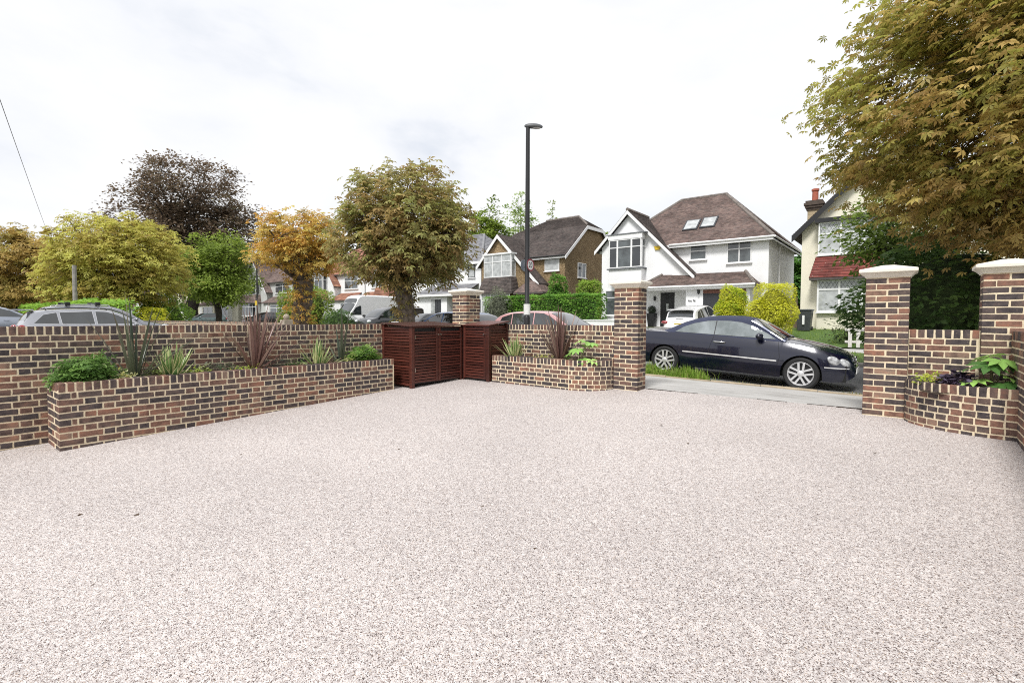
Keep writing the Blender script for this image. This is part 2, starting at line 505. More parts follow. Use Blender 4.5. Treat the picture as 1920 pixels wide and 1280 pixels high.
# ------------------------------------------------------------------ brickwork
def brick_mesh(Lx, H, D, seed):
    rg = random.Random(seed)
    j = lambda a: rg.uniform(-a, a)
    hx, hz = Lx / 2 - GAP / 2, H / 2 - GAP / 2
    ring = [(-hx, -hz), (j(.2) * hx, -hz), (hx, -hz), (hx, j(.2) * hz), (hx, hz), (j(.2) * hx, hz), (-hx, hz), (-hx, j(.2) * hz)]
    outer = [(x + j(.0022), z + j(.0024)) for x, z in ring]
    c = .0035
    inner = [(x - math.copysign(min(c, abs(x)), x) * (1 if abs(x) > hx * .5 else 0) + j(.0015),
              z - math.copysign(min(c, abs(z)), z) * (1 if abs(z) > hz * .5 else 0) + j(.0015)) for x, z in outer]
    v = [(x, j(.0015), z) for x, z in inner] + [(x, .0035, z) for x, z in outer] + [(x, D, z) for x, z in outer]
    f = [tuple(range(8))]
    for k in range(8):
        n = (k + 1) % 8
        f.append((k, k + 8, n + 8, n)); f.append((k + 8, k + 16, n + 16, n + 8))
    me = bpy.data.meshes.new('brick')
    me.from_pydata(v, [], f)
    me.materials.append(BRICK)
    return me
KINDS_B = {'S': (.215, .065, .1025), 'H': (.1025, .065, .1025), 'C': (.046, .065, .1025), 'V': (.065, .1025, .215), 'Q': (.16, .065, .1025)}
GAP = .005                                  # joints a little wider than the module
BM = {k: [brick_mesh(*d, seed=ord(k) * 100 + i * 31) for i in range(9)] for k, d in KINDS_B.items()}
BV = {k: [([tuple(v.co) for v in me.vertices], [tuple(p.vertices) for p in me.polygons]) for me in L_] for k, L_ in BM.items()}

def lay(bl, kind, pos, ang, out=None):
    """queue one brick: its front face centre, the heading of its length, kind"""
    bl.append((kind, pos, ang))
def place_bricks(root, bl, limit=300, hide=None):
    seen = [q for q in bl]
    seen.sort(key=lambda q: (q[1][0] - CAM[0]) ** 2 + (q[1][1] - CAM[1]) ** 2 + (q[1][2] - CAM[2]) ** 2)
    if hide:
        vis = [q for q in seen if not hide(q[1])]
        hid = [q for q in seen if hide(q[1])]
    else:
        vis, hid = seen, []
    o = ORG[root.name]
    for kind, p, a in vis[:limit]:
        me = random.choice(BM[kind])
        ob = bpy.data.objects.new('brick', me)
        COL.objects.link(ob)
        ob.parent = root
        ob.location = (p[0] - o[0], p[1] - o[1], p[2] - o[2])
        ob.rotation_euler = (random.uniform(-.006, .006), random.uniform(-.008, .008), a + random.uniform(-.006, .006))
    rest = vis[limit:] + hid
    if rest:
        mb = MB()
        for kind, p, a in rest:
            v, f = random.choice(BV[kind])
            ca, sa = math.cos(a), math.sin(a)
            mb.mesh([(p[0] + x * ca - y * sa, p[1] + x * sa + y * ca, p[2] + z) for x, y, z in v], f)
        r = mb.build('brickwork', BRICKS, root)
        r['kind'] = 'stuff'
def flemish(bl, x, y, ang, length, ztop, n, start=0.0, closer=False, skip=None, ends=None, head=False):
    """courses of Flemish bond running from (x, y) along heading ang; ztop = top of the first course"""
    dx, dy = math.cos(ang), math.sin(ang)
    for c in range(n):
        z = ztop - c * .075 - .0325
        if closer:
            seq, u = (['S', 'H'], start) if c % 2 else (['C', 'S', 'H'], start + .1125)
        else:
            seq, u = ['S', 'H'], start - (.16875 if c % 2 else 0.0)
        i = 0
        while u < length - .03:
            k = seq[i] if i < len(seq) else ['S', 'H'][(i - (1 if len(seq) == 3 else 0)) % 2]
            w = KINDS_B[k][0]
            if u + w > length + .02:
                w2 = length - u
                k = 'Q' if w2 > .15 else ('H' if w2 > .09 else 'C')
                w = KINDS_B[k][0]
                if u + w > length + .03:
                    break
            if u < -.001:
                vis = u + w
                k2 = 'S' if vis > .2 else 'Q' if vis > .15 else 'H' if vis > .09 else 'C' if vis > .04 else None
                if k2:
                    w2 = KINDS_B[k2][0]; um = u + w - w2 / 2
                    lay(bl, k2, (x + dx * um, y + dy * um, z), ang)
            else:
                um = u + w / 2 - (.002 if i == 0 and closer else 0)
                lay(bl, k, (x + dx * um, y + dy * um, z), ang)
            u += w + .01
            i += 1
        if head and closer and c % 2 == 0:
            lay(bl, 'H', (x + dx * .05125, y + dy * .05125, z), ang)
        if ends is not None:
            ends.append(u - .01)
def soldiers(bl, x, y, ang, length, ztop):
    dx, dy = math.cos(ang), math.sin(ang)
    n = max(1, round((length + .01) / .0765)); p = (length + .01) / n
    for i in range(n):
        u = (i + .5) * p - .005
        lay(bl, 'V', (x + dx * u, y + dy * u, ztop - .05125), ang)
HP = math.pi / 2
ZC = 1.124
# the long wall on the left
left_wall = thing('brick_wall', 'long multi-red brick garden wall behind the long planter on the left', 'wall', (-8.03, 3.0, -.3), group='brick garden walls')
MB().box(-8.135, -7.9235, -4.0, 8.05, -.6, ZC - .006).build('mortar', MORTAR, left_wall)
bl = []
flemish(bl, -7.92, -2.5, HP, 10.3, ZC - .1125, 21)
soldiers(bl, -7.92, -2.5, HP, 10.3, ZC)
bl = [q for q in bl if not (q[1][1] > 1.45 and q[1][2] < .40) and not (q[1][1] > 6.0)]
place_bricks(left_wall, bl, 300, hide=lambda p: p[1] < .45)
# long planter
planter_a = thing('brick_planter', 'long straight raised brick planter along the left wall, with spiky plants', 'planter', (-7.4, 3.4, -.2), group='raised brick planters')
YA0, YA1, XPF, ZPT = 1.164, 5.74, -7.302, .50
mb = MB(); mb.box(-7.918, XPF - .0035, YA0 + .0035, YA0 + .205, -.6, ZPT - .006); mb.box(XPF - .211, XPF - .0035, YA0 + .205, YA1 - .002, -.6, ZPT - .007)
mb.build('mortar', MORTAR, planter_a)
bl = []
flemish(bl, XPF, YA0, HP, YA1 - YA0, ZPT - .1125, 11, closer=True)
flemish(bl, -7.92, YA0, 0.0, .5075, ZPT - .1125, 11)
for c in range(11):
    if c % 2 == 0:
        lay(bl, 'S', (XPF - .1055, YA0, ZPT - .1125 - c * .075 - .0325), 0.0)
bl = [q for q in bl if not (abs(q[2]) < .1 and q[0] != 'S' and q[1][0] > XPF - .19 and round((ZPT - .1125 - q[1][2] - .0325) / .075) % 2 == 0)]
bl = [q for q in bl if not (abs(q[2]) < .1 and abs(q[1][0] - (XPF - .1055)) > .001 and q[1][0] > XPF - .30 and round((ZPT - .1125 - q[1][2] - .0325) / .075) % 2 == 0)]
soldiers(bl, XPF, YA0, HP, YA1 - YA0, ZPT)
soldiers(bl, -7.92, YA0, 0.0, .40, ZPT)
place_bricks(planter_a, bl, 300, hide=lambda p: p[2] < gz(p[0], p[1]) - .05)
def soil(parent, x0, x1, y0, y1, z, nx=14, ny=14):
    mb = MB(); idx = {}
    for j in range(ny):
        for i in range(nx):
            x, y = x0 + (x1 - x0) * i / (nx - 1), y0 + (y1 - y0) * j / (ny - 1)
            idx[i, j] = len(mb.v); mb.v.append((x, y, z + .02 * math.sin(x * 31 + y * 17) * math.sin(y * 23 - x * 9) + random.uniform(-.012, .012)))
    for j in range(ny - 1):
        for i in range(nx - 1):
            mb.f.append((idx[i, j], idx[i + 1, j], idx[i + 1, j + 1], idx[i, j + 1])); mb.uv.append(None)
    return mb.build('soil', SOIL, parent)
soil(planter_a, -7.925, XPF - .2, YA0 + .2, YA1, .43, 8, 50)

# street wall, gate pillars
def cap(root, x0, x1, y0, y1, z):
    cx, cy = (x0 + x1) / 2, (y0 + y1) / 2
    hx, hy = (x1 - x0) / 2, (y1 - y0) / 2
    prof = [(.008, 0), (.012, .012), (.04, .045), (.062, .060), (.072, .064), (.072, .098), (.066, .104)]
    v, f = [], []
    for o, h in prof:
        for sx, sy in ((-1, -1), (1, -1), (1, 1), (-1, 1)):
            v.append((cx + sx * (hx + o), cy + sy * (hy + o), z + h))
    n = len(prof)
    for i in range(n - 1):
        for k in range(4):
            f.append((i * 4 + k, i * 4 + (k + 1) % 4, i * 4 + 4 + (k + 1) % 4, i * 4 + 4 + k))
    rl = max(hx, hy) - min(hx, hy)
    if hx >= hy:
        v += [(cx - rl - .001, cy, z + .165), (cx + rl + .001, cy, z + .165)]
        a, b_ = len(v) - 2, len(v) - 1
        q = (n - 1) * 4
        f += [(q, q + 1, b_, a), (q + 1, q + 2, b_), (q + 2, q + 3, a, b_), (q + 3, q, a)]
    f.append((3, 2, 1, 0))
    return MB().mesh(v, f).build('cap_stone', STONE, root, bevel=.004)
def pillar(label, x0, y0, W, D, ztop=1.762, n=27, faces='flr', hide=None):
    root = thing('gate_pillar', label, 'pillar', (x0 + W / 2, y0 + D / 2, 0), group='brick gate pillars with cream caps')
    x1, y1 = x0 + W, y0 + D
    MB().box(x0 + .0035, x1 - .0035, y0 + .0035, y1 - .0035, -.5, ztop + .004).build('mortar', MORTAR, root)
    bl = []
    for c in range(n):
        z = ztop - .008 - c * .075 - .0325
        if c % 2 == 0:
            lay(bl, 'S', (x0 + .1055, y0, z), 0); lay(bl, 'S', (x1 - .1055, y0, z), 0)
            if 'r' in faces:
                lay(bl, 'S', (x1, y0 + .1125 + .1075, z), HP)
                if D > .4: lay(bl, 'H', (x1, y1 - .051, z), HP)
            if 'l' in faces:
                lay(bl, 'S', (x0, y0 + .1125 + .1075, z), -HP)
                if D > .4: lay(bl, 'H', (x0, y1 - .051, z), -HP)
        else:
            lay(bl, 'S', (x0 + W / 2, y0, z), 0)
            for xx, a, s in ((x1, HP, 'r'), (x0, -HP, 'l')):
                lay(bl, 'S', (xx, y0 + .1055, z), a)
                if s in faces:
                    lay(bl, 'S' if D > .4 else 'H', (xx, y1 - (.1075 if D > .4 else .051), z), a)
    place_bricks(root, bl, 300, hide=hide)
    cap(root, x0, x1, y0, y1, ztop)
    return root
pillar('short-looking square brick pillar behind the timber bin store, white cap', -8.12, 8.03, .44, .44, hide=lambda p: p[2] < .95)
pillar('brick gate pillar left of the drive opening, beside the navy convertible', -3.96, 7.79, .44, .327)
pillar('brick gate pillar right of the drive opening, beside the convertible bonnet', -.44, 7.74, .44, .327)
pillar('cream-capped brick pillar at the right edge, cut by the frame', .645, 7.74, .44, .327)

wall_s = thing('brick_wall', 'brick wall behind the rounded planter, between bin store and gate pillar', 'wall', (-5.0, 7.95, 0), group='brick garden walls')
MB().box(-7.9, -3.962, 7.8495, 8.056, -.5, ZC - .006).build('mortar', MORTAR, wall_s)
bl = []
flemish(bl, -6.6, 7.846, 0, 2.63, ZC - .1125, 9)
soldiers(bl, -6.6, 7.846, 0, 2.63, ZC)
place_bricks(wall_s, bl, 300)
wall_g = thing('brick_wall', 'short brick wall behind the small curved planter, between the two right pillars', 'wall', (.32, 7.9, 0), group='brick garden walls')
MB().box(.002, .643, 7.8035, 8.01, -.5, ZC - .006).build('mortar', MORTAR, wall_g)
bl = []
flemish(bl, .005, 7.80, 0, .635, ZC - .1125, 9)
soldiers(bl, .005, 7.80, 0, .635, ZC)
place_bricks(wall_g, bl, 300)
wall_r = thing('brick_wall', 'brick boundary wall running towards the viewer at the right edge', 'wall', (1.0, 6.0, -.2), group='brick garden walls')
MB().box(.8935, 1.10, -1.0, 7.735, -.7, ZC - .006).build('mortar', MORTAR, wall_r)
bl = []
flemish(bl, .89, 7.735, -HP, 8.7, ZC - .1125, 19)
soldiers(bl, .89, 7.735, -HP, 8.7, ZC)
place_bricks(wall_r, bl, 190)

# rounded planters
def arc_pts(x0, y0, x1, y1, bulge_dir, n=200, kind='quarter'):
    pts = []
    for i in range(n + 1):
        a = HP * i / n
        pts.append((x0, y0, x1, y1, a))
    return pts
def along(path, s):
    for (a, b_) in zip(path, path[1:]):
        d = math.hypot(b_[0] - a[0], b_[1] - a[1])
        if s <= d:
            k = s / d
            return (a[0] + (b_[0] - a[0]) * k, a[1] + (b_[1] - a[1]) * k, math.atan2(b_[1] - a[1], b_[0] - a[0]))
        s -= d
    a, b_ = path[-2], path[-1]
    return (b_[0], b_[1], math.atan2(b_[1] - a[1], b_[0] - a[0]))
def plen(path):
    return sum(math.hypot(b_[0] - a[0], b_[1] - a[1]) for a, b_ in zip(path, path[1:]))
def curved(root, path, ztop, n, s0=0.0, ends=None):
    """header bond and a soldier course following a curved front"""
    bl = []
    tot = plen(path)
    for c in range(n):
        z = ztop - .1125 - c * .075 - .0325
        e0 = (ends[c] + .01 if ends else s0 - (.056 if c % 2 else 0.0))
        if ends and c % 2:
            x, y, a = along(path, e0 + .023); lay(bl, 'C', (x, y, z), a); e0 += .056
        m_ = max(1, round((tot - e0) / .1145)); p = (tot - e0) / m_
        for i in range(m_):
            s = e0 + (i + .5) * p + .003
            if s < s0 - .05 and not ends:
                continue
            x, y, a = along(path, max(0, s)); lay(bl, 'H', (x, y, z), a)
    k = max(1, round((tot - s0) / .082)); p = (tot - s0) / k
    for i in range(k):
        x, y, a = along(path, s0 + (i + .5) * p); lay(bl, 'V', (x, y, ztop - .05125), a)
    return bl
def strip_wall(root, path, ztop, th, zb=-.5):
    mb = MB(); v = []
    tot = plen(path); n = 40
    for i in range(n + 1):
        x, y, a = along(path, tot * i / n)
        nx, ny = -math.sin(a), math.cos(a)
        v += [(x + nx * .0035, y + ny * .0035, zb), (x + nx * .0035, y + ny * .0035, ztop), (x + nx * th, y + ny * th, ztop), (x + nx * th, y + ny * th, zb)]
    f = []
    for i in range(n):
        for k in range(4):
            f.append((i * 4 + k, i * 4 + 4 + k, i * 4 + 4 + (k + 1) % 4, i * 4 + (k + 1) % 4))
    f += [(0, 1, 2, 3), (n * 4 + 3, n * 4 + 2, n * 4 + 1, n * 4)]
    return MB().mesh(v, f).build('mortar', MORTAR, root)
ZB = .53
planter_b = thing('brick_planter', 'raised brick planter with a rounded end, between bin store and gate pillar', 'planter', (-5.0, 7.5, 0), group='raised brick planters')
pathB = [(-6.30, 7.30), (-4.56, 7.30)]
for i in range(1, 25):
    a = -HP + HP * 1.02 * i / 24
    pathB.append((-4.56 + .60 * math.cos(a), 7.82 + .52 * math.sin(a)))
flat = 1.74
endsB = []
strip_wall(planter_b, pathB, ZB - .006, .2)
bl = []
flemish(bl, -6.30, 7.30, 0, flat, ZB - .1125, 8, closer=True, ends=endsB, head=True)
soldiers(bl, -6.30, 7.30, 0, flat, ZB)
bl += curved(planter_b, pathB, ZB, 8, flat, endsB)
place_bricks(planter_b, bl, 300)
soil(planter_b, -6.28, -4.05, 7.45, 7.845, .44, 20, 8)
planter_c = thing('brick_planter', 'small curved raised brick planter in the right corner', 'planter', (.5, 7.4, 0), group='raised brick planters')
pathC = []
for i in range(31):
    a = math.pi + HP * i / 30
    pathC.append((.89 + .93 * math.cos(a) + .02, 7.745 + .60 * math.sin(a)))
strip_wall(planter_c, pathC, ZB - .006, .2)
place_bricks(planter_c, curved(planter_c, pathC, ZB, 8, 0.0), 300)
soil(planter_c, .12, .89, 7.25, 7.80, .43, 12, 10)

# the neighbour's wall along the street, far enough that its bricks merge
nb = thing('brick_wall', 'distant brick wall of the neighbouring drive, behind the parked estate cars', 'wall', (-20, 8.4, 0), group='brick garden walls')
MB().box(-60, -16.6, 8.352, 8.56, -.3, 1.075).build('mortar', MORTAR, nb)
bl = []
soldiers(bl, -60, 8.35, 0, 43.4, 1.085)
flemish(bl, -60, 8.35, 0, 43.4, 1.085 - .1125, 3)
place_bricks(nb, bl, 300)

gap = thing('drive_joint', 'dark broken joint between the gravel drive and the pavement at the gateway', 'joint', (-2, 8.1, .05))
for x0, x1, w in ((-3.5, -3.05, .035), (-3.05, -2.62, .018), (-1.75, -1.35, .014), (-1.1, -.75, .02), (-.75, -.44, .05)):
    mb = MB()
    n_ = 8
    top = [(x0 + (x1 - x0) * i / n_, 8.1 - w * (.3 + .5 * abs(math.sin(i * 2.1 + x0))), gz(x0, 8.1) + .003) for i in range(n_ + 1)]
    bot = [(x0 + (x1 - x0) * i / n_, 8.1 + w * (.3 + .5 * abs(math.sin(i * 1.3 + x1))), gz(x0, 8.1) + .003) for i in range(n_, -1, -1)]
    mb.prism(top + bot, (0, 0, .003)); mb.build('crack', SOIL, gap)
# ------------------------------------------------------------------ timber bin stores
m, t, b, N, K = nodes('red_stained_timber')
b.inputs['Roughness'].default_value = 0.42
geo = N('ShaderNodeNewGeometry')
oi = N('ShaderNodeObjectInfo')
mp = N('ShaderNodeMapping'); mp.inputs['Scale'].default_value = (3, 3, 60)
K(geo.outputs['Position'], mp.inputs['Vector'])
n1 = N('ShaderNodeTexNoise', Scale=1.5, Detail=6.0); K(mp.outputs['Vector'], n1.inputs['Vector'])
r1 = ramp(N, [(0.3, (.052, .014, .010)), (0.55, (.080, .021, .014)), (0.75, (.115, .033, .020))]); K(n1.outputs['Fac'], r1.inputs['Fac'])
r2 = ramp(N, [(0, (.62, .62, .62)), (1, (1.4, 1.4, 1.4))]); K(oi.outputs['Random'], r2.inputs['Fac'])
mx = N('ShaderNodeMix', data_type='RGBA', blend_type='MULTIPLY'); mx.inputs[0].default_value = 1
K(r1.outputs['Color'], mx.inputs[6]); K(r2.outputs['Color'], mx.inputs[7]); K(mx.outputs[2], b.inputs['Base Color'])
TIMBER = m
KNOB = mat('steel_knob', (.62, .60, .56), 0.3, metal=1.0, var=.05)
DARKIN = mat('dark_bin_and_backing', (.012, .012, .013), 0.6)
def slats(root, face, u0, u1, z0, z1, d=0.0, pitch=.0535, h=.038):
    n = int((z1 - z0) / pitch)
    for i in range(n):
        mb = MB()
        face.box(mb, u0, u1, d - .018, d, z0 + i * pitch, z0 + i * pitch + h)
        mb.build('slat', TIMBER, root, bevel=.003)
def post(root, face, u0, u1, d0, d1, z0, z1):
    mb = MB(); face.box(mb, u0, u1, d0, d1, z0, z1)
    return mb.build('post', TIMBER, root, bevel=.005)
def knob(root, face, u, z):
    p = face.p(u, .012, z); q = face.p(u, .03, z); q2 = face.p(u, .045, z)
    MB().tube([p, q, q2], [.008, .017, .015], 10).build('knob', KNOB, root, smooth_=True)
XA, YA_0, YA_1 = -7.05, 5.94, 7.25
store_a = thing('bin_store', 'dark red slatted timber bin store with double doors, beside the long planter', 'bin store', (-7.5, 6.6, -.05), group='slatted bin stores')
fA = flank(XA)
sA = Face(0, YA_0, (1, 0), (0, -1))
zb0 = gz(XA, YA_0) + .02
post(store_a, fA, YA_0, YA_0 + .07, -.07, .0, gz(XA, YA_0) - .02, 1.07)
post(store_a, fA, YA_1 - .05, YA_1, -.07, .0, gz(XA, YA_1) - .02, 1.07)
post(store_a, sA, -7.915, -7.86, -.07, 0, -.1, 1.12)
ym = (YA_0 + YA_1) / 2
slats(store_a, sA, -7.86, XA - .07, zb0 + .03, 1.08, -.012)
MB().box(-7.87, XA - .06, YA_0 + .045, YA_0 + .05, -.02, 1.08).build('side_panel', TIMBER, store_a)
for (a, b_) in ((YA_0 + .075, ym - .004), (ym + .004, YA_1 - .055)):
    mb = MB()
    st = .055 if a < ym - .2 else .055
    fA.box(mb, b_ - st if b_ < ym else a, b_ if b_ < ym else a + st, -.028, .006, .04, 1.055)
    door = mb.build('door', TIMBER, store_a, bevel=.004)
    u0, u1 = (a, b_ - st - .001) if b_ < ym else (a + st + .001, b_)
    n = int((1.055 - .045) / .0535)
    for i in range(n):
        mb = MB(); fA.box(mb, u0, u1, -.022, -.004, .045 + i * .0535, .045 + i * .0535 + .038); mb.build('slat', TIMBER, door, bevel=.003)
    knob(door, fA, (b_ - .027) if b_ < ym else (a + .027), .93)
    for hz in (.25, .85):
        mb = MB(); hu = a if b_ < ym else b_ - .012
        fA.box(mb, hu, hu + .012, -.003, .003, hz, hz + .07); mb.build('hinge', KNOB, door)
MB().box(XA - .06, XA, YA_0 + .07, YA_1, 1.058, 1.079).build('top_rail', TIMBER, store_a)
def lid(root, pts, th=.022):
    return MB().prism(pts, (0, 0, th)).build('lid', TIMBER, root, bevel=.004)
lid(store_a, [(XA + .03, YA_0 - .03, 1.076), (XA + .03, YA_1 + .02, 1.090), (-7.92, YA_1 + .02, 1.15), (-7.92, YA_0 - .03, 1.13)])
MB().box(XA - .050, XA - .042, YA_0 + .06, YA_1 + .16, .02, 1.075).build('dark_backing', DARKIN, store_a)  # added dark sheet behind the doors, keeps light from showing between the slats
MB().box(-7.80, XA - .12, YA_0 + .12, YA_1 - .1, .0, .98).build('wheelie_bins', DARKIN, store_a, bevel=.03)
YB, XB0, XB1 = 7.24, -7.03, -6.33
store_b = thing('bin_store', 'dark red slatted timber bin store with a single door, in the corner', 'bin store', (-6.7, 7.5, 0), group='slatted bin stores')
fB = front(YB)
sB = flank(XB1)
post(store_b, fB, XB0, XB0 + .035, -.05, .0, .0, 1.08)
post(store_b, fB, XB1 - .075, XB1, -.07, .0, .0, 1.09)
post(store_b, sB, 7.79, 7.84, -.07, 0, .0, 1.14)
slats(store_b, sB, YB + .07, 7.79, .05, 1.11, -.012)
MB().box(XB1 - .05, XB1 - .045, YB + .06, 7.83, .02, 1.1).build('side_panel', TIMBER, store_b)
MB().box(XB0, XB1 - .075, YB, YB + .05, 1.073, 1.092).build('top_rail', TIMBER, store_b)
mb = MB(); fB.box(mb, XB1 - .135, XB1 - .08, -.028, .006, .05, 1.07)
door = mb.build('door', TIMBER, store_b, bevel=.004)
mb = MB(); fB.box(mb, XB0 + .04, XB0 + .075, -.028, .003, .05, 1.07); mb.build('door_stile', TIMBER, door, bevel=.003)
for i in range(19):
    mb = MB(); fB.box(mb, XB0 + .077, XB1 - .137, -.022, -.004, .055 + i * .0535, .055 + i * .0535 + .038); mb.build('slat', TIMBER, door, bevel=.003)
knob(door, fB, XB1 - .105, .93)
lid(store_b, [(XB0 + .02, YB - .03, 1.092), (XB1 + .03, YB - .03, 1.092), (XB1 + .03, 7.842, 1.168), (XB0 + .02, 7.842, 1.168)])
MB().box(XB0 - .1, XB1 - .06, YB + .042, YB + .050, .02, 1.09).build('dark_backing', DARKIN, store_b)  # added dark sheet here too, in place of the shaded inside
MB().box(XB0 + .12, XB1 - .12, YB + .12, 7.80, .0, 1.0).build('wheelie_bin', DARKIN, store_b, bevel=.03)

# ------------------------------------------------------------------ foliage tools
def tint_mesh(name, V, Fq, tint, m, parent=None, loc=None, smooth_=False):
    """V (n,3), Fq (k,4) quads or (k,3), tint (n,3)"""
    me = bpy.data.meshes.new(name)
    n, k, c = len(V), len(Fq), Fq.shape[1]
    me.vertices.add(n); me.vertices.foreach_set('co', V.astype(np.float32).ravel())
    me.loops.add(k * c); me.loops.foreach_set('vertex_index', Fq.astype(np.int32).ravel())
    me.polygons.add(k); me.polygons.foreach_set('loop_start', np.arange(0, k * c, c, dtype=np.int32))
    me.polygons.foreach_set('loop_total', np.full(k, c, dtype=np.int32))
    me.update(calc_edges=True)
    at = me.color_attributes.new('tint', 'FLOAT_COLOR', 'POINT')
    rgba = np.ones((n, 4), np.float32); rgba[:, :3] = tint
    at.data.foreach_set('color', rgba.ravel())
    if smooth_:
        me.polygons.foreach_set('use_smooth', np.ones(k, bool))
    return link(name, me, m, parent, loc)
def unit(a):
    return a / np.maximum(1e-9, np.linalg.norm(a, axis=1, keepdims=True))
def frames(n, droop, rg, outward=None):
    """random leaf frames: x = leaf axis, z = leaf normal"""
    up = np.zeros((n, 3)); up[:, 2] = 1
    rnd = rg.normal(size=(n, 3))
    nrm = unit(up * 1.0 + rnd * .45 + (outward * .35 if outward is not None else 0))
    ax = rg.normal(size=(n, 3)); ax[:, 2] *= .4
    if outward is not None:
        ax = ax * .8 + outward * .9
    ax[:, 2] -= droop
    ax = unit(ax - nrm * np.sum(ax * nrm, 1, keepdims=True) * .75)
    yv = unit(np.cross(nrm, ax)); nz_ = np.cross(ax, yv)
    return ax, yv, nz_
def template_leaf(w=.42):
    v = np.array([[0, 0, 0], [.45, w / 2, .05], [1, 0, -.08], [.45, -w / 2, .05]])
    return v, np.array([[0, 1, 2, 3]])
def template_palmate(k=7, spread=2.5, w=.30, drop=.25):
    V, Fq = [], []
    for i in range(k):
        a = (i / (k - 1) - .5) * spread * 2
        ln = 1.0 - .38 * abs(i / (k - 1) - .5) * 2
        ca, sa = math.cos(a), math.sin(a)
        b0 = len(V)
        for x, y, z in ((.03, 0, 0), (.62, w / 2, -.02), (1.0, 0, -drop), (.62, -w / 2, -.02)):
            x, y = x * ln, y * ln
            V.append((x * ca - y * sa, x * sa + y * ca, z * ln + .02))
        Fq.append((b0, b0 + 1, b0 + 2, b0 + 3))
    return np.array(V), np.array(Fq)
def leaf_cloud(P, size, tmpl, cols, rg, droop=.3, outward=None, jit=.25, clump=None, cmix=.5, gain=2.3):
    """place a leaf on every point of P"""
    n = len(P)
    tv, tf = tmpl
    ax, yv, nz_ = frames(n, droop, rg, outward)
    s = size * (1 + rg.uniform(-jit, jit, n))
    W = (tv[None, :, 0, None] * ax[:, None, :] + tv[None, :, 1, None] * yv[:, None, :] + tv[None, :, 2, None] * nz_[:, None, :]) * s[:, None, None] + P[:, None, :]
    k = len(tv)
    V = W.reshape(-1, 3)
    Fq = (tf[None] + (np.arange(n) * k)[:, None, None]).reshape(-1, tf.shape[1])
    cols = np.array(cols)
    x = rg.uniform(0, 1, n)
    if clump is not None:
        x = np.clip(cmix * clump + (1 - cmix) * x, 0, .9999)
    f = x * (len(cols) - 1); i = f.astype(int); i2 = np.minimum(i + 1, len(cols) - 1); fr = (f - i)[:, None]
    c = cols[i] * (1 - fr) + cols[i2] * fr
    c = np.clip(c * rg.uniform(.78, 1.22, (n, 1)) * gain, 0, .72)
    T = np.repeat(c, k, axis=0)
    return V, Fq, T
LEAF = leafmat('foliage')
GLOSSY = leafmat('glossy_foliage', .2, .3)

def blade_plant(name, label, base, n, length, width, cols, rg, spread=.6, stiff=.5, group=None, edge=None, parent_label=None, cat='plant', lean=(0, 0)):
    """sword-leaved plant: each leaf a folded, tapering, bending blade"""
    root = thing(name, label, cat, base, group=group)
    cols = np.array(cols)
    S = 9
    for i in range(n):
        az = rg.uniform(0, 2 * math.pi)
        th = abs(rg.normal(0, spread)) if i > 1 else rg.uniform(0, .12)
        th = min(th, 1.25)
        ln = length * rg.uniform(.6, 1.0)
        w = width * rg.uniform(.75, 1.1)
        d = np.array([math.cos(az) * math.sin(th) + lean[0], math.sin(az) * math.sin(th) + lean[1], math.cos(th)])
        side = np.array([-math.sin(az), math.cos(az), 0.0])
        p = np.array([math.cos(az) * .025, math.sin(az) * .025, -.02])
        V, T = [], []
        bend = rg.uniform(.2, 1.0) * (1 - stiff)
        c = cols[rg.integers(len(cols))] * rg.uniform(.8, 1.2)
        for s in range(S + 1):
            k = s / S
            ww = w * (0.75 + .5 * k if k < .4 else .95) * (1 - max(0, k - .45) / .55) ** .8 * .5 + .0006
            up = np.cross(side, d)
            V += [p - side * ww + up * ww * .35, p.copy(), p + side * ww + up * ww * .35]
            ec = np.array(edge) if edge is not None else c * 1.15
            T += [ec, c, ec]
            p = p + d * ln / S
            d = d + np.array([math.cos(az) * .3, math.sin(az) * .3, -1.0]) * bend * (k ** 1.5) * .28
            d /= np.linalg.norm(d)
        if edge is not None:                      # cream margins: five columns
            V2, T2 = [], []
            for s in range(S + 1):
                a, m_, b_ = V[3 * s:3 * s + 3]
                V2 += [a, a * .62 + m_ * .38, a * .58 + m_ * .42, b_ * .58 + m_ * .42, b_ * .62 + m_ * .38, b_]
                T2 += [np.array(edge), np.array(edge), c, c, np.array(edge), np.array(edge)]
            V, T, q = V2, T2, 6
        else:
            q = 3
        Fq = [(s * q + j, s * q + j + 1, s * q + q + j + 1, s * q + q + j) for s in range(S) for j in range(q - 1)]
        tint_mesh('leaf', np.array(V), np.array(Fq), np.array(T), GLOSSY, root)
    return root
